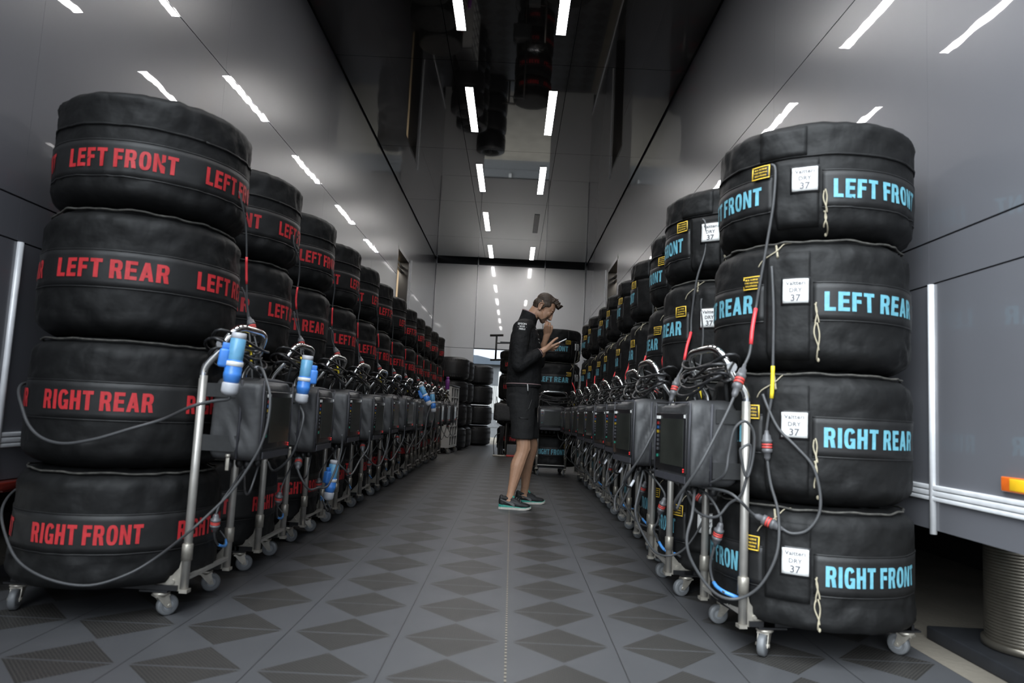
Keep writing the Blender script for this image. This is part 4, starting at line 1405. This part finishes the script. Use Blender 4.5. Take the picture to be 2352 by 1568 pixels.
# legs
NL = [((.085, 5.895, .93), (.085, .080, .08)), ((.098, 5.850, .70), (.074, .074, .06)), ((.112, 5.825, .505), (.060, .057, .06)), ((.106, 5.822, .455), (.056, .053, .05))]
limb(body, NL)
limb(body, [((.106, 5.822, .455), (.056, .053, .05)), ((.070, 5.812, .350), (.060, .055, .06)), ((.048, 5.800, .235), (.043, .041, .05)), ((.026, 5.785, .130), (.031, .029, .03)), ((.018, 5.780, .085), (.034, .030, .03))])
limb(body, [((.006, 5.780, .07), (.034, .03, .035)), ((.07, 5.775, .032), (.030, .026, .014))])
hull_mesh(body, ball((.150, 5.823, .490), (.024, .034, .036)))
FL = [((.095, 6.045, .93), (.085, .080, .08)), ((.130, 6.083, .70), (.074, .074, .06)), ((.180, 6.110, .505), (.060, .057, .06)), ((.178, 6.112, .455), (.056, .053, .05))]
limb(body, FL)
limb(body, [((.178, 6.112, .455), (.056, .053, .05)), ((.152, 6.125, .350), (.058, .055, .06)), ((.150, 6.140, .235), (.042, .041, .05)), ((.146, 6.155, .130), (.033, .030, .03)), ((.140, 6.160, .085), (.034, .030, .03))])
limb(body, [((.130, 6.155, .07), (.034, .03, .035)), ((.19, 6.175, .032), (.030, .026, .014))])
bme = solid(body, 'body', .0036, 4, [M['skin'], M['beard'], M['lips'], M['black_plastic']])
for p in bme.polygons:
    d = p.center - HC
    f, u, l = d.dot(HF), d.dot(HU), abs(d.y)
    if p.center.z > 1.50 and u < .04 and -.06 < f and p.center.x > .12:
        jaw = u < -.045 - .30 * max(0, f - .055) and f > -.005 and u > -.150
        side = -.005 < f < .035 and u < .0 and l > .050
        lip = abs(u + .0915) < .013 and f > .080 and l < .022
        tache = -.083 < u < -.070 and f > .070 and l < .032
        hand = f > .104 or p.center.x > .235 and (u < -.105 or f > .098) and p.center.z < 1.556 and p.center.y < 5.99 and f < .12 and u < -.112
        if (p.center.x > .243 and p.center.z < 1.556 and p.center.y < 5.99) or p.center.y < 5.93 or f > .1045 or (p.center - Vector((.275, 5.97, 1.52))).length < .045 and d.dot(HF) < .2 and p.center.z < 1.557 and d.dot(HU) < -.104:
            p.material_index = 0
        elif lip:
            p.material_index = 2
        elif hand:
            p.material_index = 0
        elif jaw or side or tache:
            p.material_index = 1
link('body', bme, man)

# eyes and brows
for s_ in (-1, 1):
    mb = MB(); b2 = bmesh.new(); hull_into(b2, hball(.0715, -.010, s_ * .032, .0115, .0085, .0125, 12)); mb.bm(b2, 0, True)
    e = mb.build('eye', M['eye'], man)
    mb = MB(); b2 = bmesh.new(); hull_into(b2, hball(.0800, -.014, s_ * .033, .004, .0045, .0045, 10)); mb.bm(b2, 0, True)
    mb.build('iris', M['hair'], e)
    mb = MB(); b2 = bmesh.new(); hull_into(b2, hball(.0735, -.0055, s_ * .033, .0140, .0085, .0150, 12)); mb.bm(b2, 0, True)
    mb.build('eyelid', M['skin'], man)
    mb = MB()
    mb.tube([hp(.088, .012, s_ * .012), hp(.087, .018, s_ * .030), hp(.074, .014, s_ * .050)], [.0035, .0045, .002], 8)
    mb.build('eyebrow', M['hair'], man)

# hair: cap over the skull with short tufts swept up at the front
hb = bmesh.new()
hr = random.Random(3)
caps = bmesh.new()
hull_mesh(caps, hball(-.016, .052, 0, .088, .072, .076))
hull_mesh(caps, hball(-.040, .000, 0, .068, .060, .074))
hull_mesh(caps, hball(-.052, -.030, 0, .044, .040, .060))
for s_ in (-1, 1):
    hull_mesh(caps, hball(.012, .030, s_ * .056, .034, .030, .0175))
    hull_mesh(caps, hball(-.004, -.004, s_ * .068, .010, .024, .0065))
hull_mesh(caps, hball(.040, .092, 0, .048, .024, .056) + hball(.075, .080, 0, .022, .017, .050))
hull_mesh(caps, hball(.086, .078, 0, .022, .017, .046) + hball(.104, .072, 0, .013, .011, .036))
for i in range(150):
    f = hr.uniform(-.075, .112); l = hr.uniform(-.055, .055)
    top = .118 - max(0, -f) ** 1.6 * 1.8 - abs(l) * .42 - max(0, f - .06) * .35
    a = hp(f, top - .022, l)
    b = hp(f + hr.uniform(.002, .018), top + hr.uniform(-.004, .010), l * 1.1 + hr.uniform(-.006, .006))
    limb(caps, [(a, .0080), (b, .0040)], 6)
for s_ in (-1, 1):
    hull_mesh(caps, hball(-.004, .022, s_ * .064, .034, .028, .0125))
hme = solid(caps, 'hair', .0036, 3, [M['hair']])
link('hair', hme, man)

# jacket: trunk, standing collar and sleeves in one cloth
def ring_loft(bm, rings, n=28):
    """closed loft through ellipses (centre, rx, ry)"""
    prev = None
    first = last = None
    for (c, rx, ry) in rings:
        vs = [bm.verts.new((c[0] + rx * math.cos(2 * math.pi * k / n), c[1] + ry * math.sin(2 * math.pi * k / n), c[2] + (c[3] * math.cos(2 * math.pi * k / n) if len(c) > 3 else 0))) for k in range(n)]
        if prev:
            for k in range(n):
                bm.faces.new((prev[k], prev[(k + 1) % n], vs[(k + 1) % n], vs[k]))
        else:
            first = vs
        prev = vs
    bm.faces.new(first[::-1]); bm.faces.new(prev)


jk = bmesh.new()
ring_loft(jk, [((.088, MY, .985), .146, .180), ((.090, MY, 1.03), .148, .186), ((.090, MY, 1.13), .144, .186), ((.092, MY, 1.25), .142, .188), ((.088, MY, 1.33), .136, .196), ((.082, MY, 1.43), .122, .200), ((.078, MY, 1.50), .094, .185), ((.082, MY, 1.555), .070, .115)])
ring_loft(jk, [((.092, MY, 1.53, -.02), .078, .086), ((.108, MY, 1.585, -.025), .072, .078), ((.116, MY, 1.622, -.030), .068, .074)])
RSh = Vector((.050, 5.795, 1.468))
limb(jk, [((.075, 5.86, 1.500), (.080, .075, .060)), (RSh, (.078, .066, .072)), ((.042, 5.745, 1.33), (.070, .060, .06)), (RE + Vector((.004, 0, 0)), (.058, .054, .056)), (RE.lerp(RW, .40), .054), (RE.lerp(RW, .80), (.046, .044, .046))], 16)
LSh = Vector((.085, 6.145, 1.468))
limb(jk, [((.080, 6.08, 1.500), (.080, .075, .060)), (LSh, (.078, .066, .072)), ((.15, 6.175, 1.34), (.066, .058, .06)), (LE, (.056, .054, .056)), (LE.lerp(LW, .30), (.046, .044, .046))], 16)
jme = solid(jk, 'jacket', .0055, 6, [M['jacket']])
jo = link('jacket', jme, man)
sh = bmesh.new()
ring_loft(sh, [((.085, MY, 1.03), .132, .172), ((.085, MY, .95), .138, .178), ((.088, MY, .86), .138, .178), ((.092, MY, .82), .13, .17)])
limb(sh, [((.080, 5.885, .90), (.118, .100, .07)), ((.092, 5.850, .72), (.100, .098, .06))], 18)
limb(sh, [((.095, 6.050, .90), (.115, .100, .07)), ((.130, 6.085, .72), (.098, .098, .06))], 18)
ring_loft(sh, [((.088, 5.860, .80), .104, .098), ((.094, 5.845, .68), .096, .096), ((.098, 5.838, .562), .092, .094)])
ring_loft(sh, [((.112, 6.075, .80), .104, .098), ((.136, 6.092, .68), .094, .096), ((.158, 6.105, .562), .090, .094)])
sme = solid(sh, 'shorts', .0055, 5, [M['shorts']])
so = link('shorts', sme, man)


def surface_ring(bvh, centre, axis, n, off, w0, w1, name, m, r0=.4):
    """thin band hugging the cloth around an axis"""
    axis = Vector(axis).normalized()
    e1 = axis.orthogonal().normalized(); e2 = axis.cross(e1)
    mb = MB(); vs = []
    ok = True
    for w in (w0, w1):
        for k in range(n):
            d = e1 * math.cos(2 * math.pi * k / n) + e2 * math.sin(2 * math.pi * k / n)
            c = Vector(centre) + axis * w
            hit = bvh.ray_cast(c, d, r0)
            p = hit[0] if hit[0] else c + d * .05
            vs.append(p + d * off)
    mb.add(vs, [(k, (k + 1) % n, n + (k + 1) % n, n + k) for k in range(n)], 0, True)
    return mb.build(name, m, man)


def bvh_of(me):
    return BVHTree.FromPolygons([v.co for v in me.vertices], [p.vertices for p in me.polygons])


JB, SB = bvh_of(jme), bvh_of(sme)
surface_ring(JB, (.088, MY, 1.012), (0, 0, 1), 60, .0025, 0, .006, 'hem_stripe', M['pink_thread'])
surface_ring(JB, RE.lerp(RW, .80), RW - RE, 40, .002, .022, .027, 'cuff_stripe', M['pink_thread'], .12)
mb = MB()     # pale edge of the collar
n = 40
mb.tube([(.116 + .066 * math.cos(2 * math.pi * k / n), MY + .072 * math.sin(2 * math.pi * k / n), 1.624 - .030 * math.cos(2 * math.pi * k / n)) for k in range(n)], .0032, 6, closed=True)
mb.build('collar_trim', M['pink_thread'], man)


def print_on(bvh, txt, size, x, z, name, m, yfrom=5.5, bold=.02, xs=1.0, rot=0.0, bar=None):
    vs, fs = text_mesh(txt, size, bold=bold, xs=xs)
    mb = MB()
    if bar:
        o = len(vs)
        vs = vs + bar; fs = fs + [list(range(o, o + len(bar)))]
    out = []
    for (a, b_) in vs:
        X, Z = x + a * math.cos(rot) - b_ * math.sin(rot), z + a * math.sin(rot) + b_ * math.cos(rot)
        hit = bvh.ray_cast(Vector((X, yfrom, Z)), Vector((0, 1, 0)))
        out.append((X, (hit[1] and hit[0].y if hit[0] else MY) - .0025, Z))
    mb.add(out, fs)
    return mb.build(name, m, man)


print_on(JB, 'EPSON', .024, .052, 1.500, 'sleeve_print', M['white_thread'], bold=.03)
print_on(JB, 'BOSS', .019, .052, 1.478, 'sleeve_print', M['white_thread'], bold=.03, bar=[(-.036, -.0045), (.036, -.0045), (.036, -.0020), (-.036, -.0020)])
print_on(JB, 'PIRELLI', .021, .052, 1.456, 'sleeve_print', M['white_thread'], bold=.03, xs=.8)
for txt, z, sz in (('PETRONAS', 1.475, .012), ('UBS', 1.435, .014), ('Qualcomm', 1.395, .014), ('TIBCO', 1.365, .014)):
    vs, fs = text_mesh(txt, sz, bold=.02)
    mb = MB(); out = []
    for (a, b_) in vs:   # on the chest: laid on from the front
        Y = 5.885 + a * .9
        hit = JB.ray_cast(Vector((.6, Y, z + b_)), Vector((-1, 0, 0)))
        out.append(((hit[0].x if hit[0] else .2) + .002, Y, z + b_))
    mb.add(out, fs); mb.build('chest_print', M['white_thread'], man)
mb = MB(); mb.tube([(.118, 5.787, 1.012), (.122, 5.776, .985), (.124, 5.774, .955)], .0045, 6); mb.build('drawstring', M['white_thread'], man)
for (x0, z0, x1, z1, nm) in ((.165, .90, .135, .80, 'pocket_zip'), (.06, .735, .135, .728, 'pocket_zip')):
    mb = MB(); p = []
    for i in range(6):
        X, Z = lerp(x0, x1, i / 5), lerp(z0, z1, i / 5)
        hit = SB.ray_cast(Vector((X, 5.5, Z)), Vector((0, 1, 0)))
        p.append((X, (hit[0].y if hit[0] else 5.76) - .001, Z))
    mb.tube(p, .0042, 6); mb.build(nm, M['black_plastic'], man)


def shoe(ax, ay, yaw, tag_):
    """running shoe, heel at the origin, toe along +x"""
    root = bpy.data.objects.new('shoe', None); COL.objects.link(root); root.parent = man
    A = Matrix.Translation((ax, ay, 0)) @ Matrix.Rotation(yaw, 4, 'Z')
    SW = [(0, .026), (.02, .036), (.07, .036), (.12, .037), (.17, .045), (.215, .044), (.245, .034), (.262, .014)]

    def layer(z0, z1, grow, x0=None, lift=True):
        mb = MB(); up, dn = [], []
        L = [(x, w) for x, w in SW]
        loop = [(x, w + grow) for x, w in L] + [(x, -w - grow) for x, w in L[::-1]]
        for (x, y) in loop:
            l = (.012 * max(0, (x - .20) / .06) ** 2 if lift else 0)
            up.append(A @ Vector((x, y, z1(x) + l))); dn.append(A @ Vector((x, y, z0(x) + l)))
        n_ = len(loop)
        mb.add(dn + up, [list(range(n_))[::-1], [n_ + i for i in range(n_)]] + [[i, (i + 1) % n_, n_ + (i + 1) % n_, n_ + i] for i in range(n_)])
        return mb
    layer(lambda x: .0, lambda x: .017, .002).build('sole', M['sole'], root)
    layer(lambda x: .017, lambda x: max(.0175, .038 - .155 * x), .0005).build('midsole', M['teal'], root)
    b_ = bmesh.new()
    S = [(.026, .066, .032, .046), (.070, .062, .036, .044), (.120, .052, .040, .037), (.175, .042, .043, .027), (.225, .036, .037, .020)]
    for q in range(len(S) - 1):
        x0, z0, w0, h0 = S[q]; x1, z1, w1, h1 = S[q + 1]
        hull_mesh(b_, [A @ p for p in ball((x0, 0, z0 - .006), (.030, w0, h0), 14)] + [A @ p for p in ball((x1, 0, z1 - .006), (.030, w1, h1), 14)])
    hull_mesh(b_, [A @ p for p in ball((.018, 0, .092), (.016, .026, .022), 12)] + [A @ p for p in ball((.03, 0, .045), (.030, .034, .03), 12)])
    hull_mesh(b_, [A @ p for p in ball((.055, 0, .086), (.046, .040, .018), 14)])
    hull_mesh(b_, [A @ p for p in ball((.100, 0, .084), (.030, .034, .024), 14)] + [A @ p for p in ball((.150, 0, .060), (.030, .036, .020), 14)])
    link('upper', solid(b_, 'upper', .004, 3, [M['shoe']]), root)
    b_ = bmesh.new()
    hull_mesh(b_, [A @ p for p in ball((.100, 0, .122), (.008, .026, .012), 12)] + [A @ p for p in ball((.118, 0, .088), (.014, .028, .014), 12)])
    link('tongue', solid(b_, 'tongue', .004, 2, [M['teal']]), root)
    ub = bvh_of(bpy.data.objects[root.children[-2].name].data)
    mb = MB()
    for i in range(4):
        x = .128 + i * .016; z = .094 - i * .009
        mb.tube([A @ Vector((x - .004, -.026, z - .010)), A @ Vector((x, 0, z + .010)), A @ Vector((x + .004, .026, z - .010))], .0032, 6)
    mb.build('laces', M['shoe_grey'], root)
    # sweeping side stripe
    c = [(.015, .078), (.05, .066), (.09, .052), (.118, .040), (.130, .030)]
    wd = [.003, .005, .008, .012, .010]
    mb = MB()
    for sd in (-1, 1):
        top, bot = [], []
        for (x, z), w in zip(c, wd):
            for lst, zz in ((top, z + w), (bot, z - w)):
                hit = ub.ray_cast(A @ Vector((x, sd * .12, zz)), A.to_3x3() @ Vector((0, -sd, 0)))
                P = hit[0] if hit[0] else A @ Vector((x, sd * .038, zz))
                lst.append(P + A.to_3x3() @ Vector((0, sd * .0016, 0)))
        k = len(top)
        mb.add(top + bot, [(i, i + 1, k + i + 1, k + i) for i in range(k - 1)], 0, True)
    mb.build('side_stripe', M['shoe_grey'], root)


shoe(-.068, 5.790, R(-3), 'near')
shoe(.070, 6.150, R(14), 'far')

ph = thing('phone', 'white mobile phone held in the man right hand', 'phone', (.362, 5.800, 1.3655))
ph['label'] = 'slim white mobile phone held out in front of the man in black'
ph.rotation_euler = (0, R(-28.5), 0)
mb = MB(); mb.rbox(-.068, .068, -.034, .034, -.004, .004, .003); mb.build('phone_body', M['phone'], ph)
mb = MB(); mb.box(-.063, .063, -.031, .031, .0035, .0045); mb.build('phone_screen', M['phone_glass'], ph)

rl = thing('side_lamp', 'dark red lamp under the lower edge of the trailer behind the nearest red-lettered stack', 'lamp', (XL + .02, 2.72, .405))
rl['label'] = 'dark red lamp under the trailer edge by the nearest red-lettered stack'
mb = MB(); mb.rbox(-.03, .03, -.08, .10, -.010, .022, .005); mb.build('lamp_body', M['dark_red'], rl)
mb = MB(); mb.rbox(-.025, .025, -.05, .07, -.016, -.009, .003); mb.build('lamp_lens', M['dark_red'], rl)
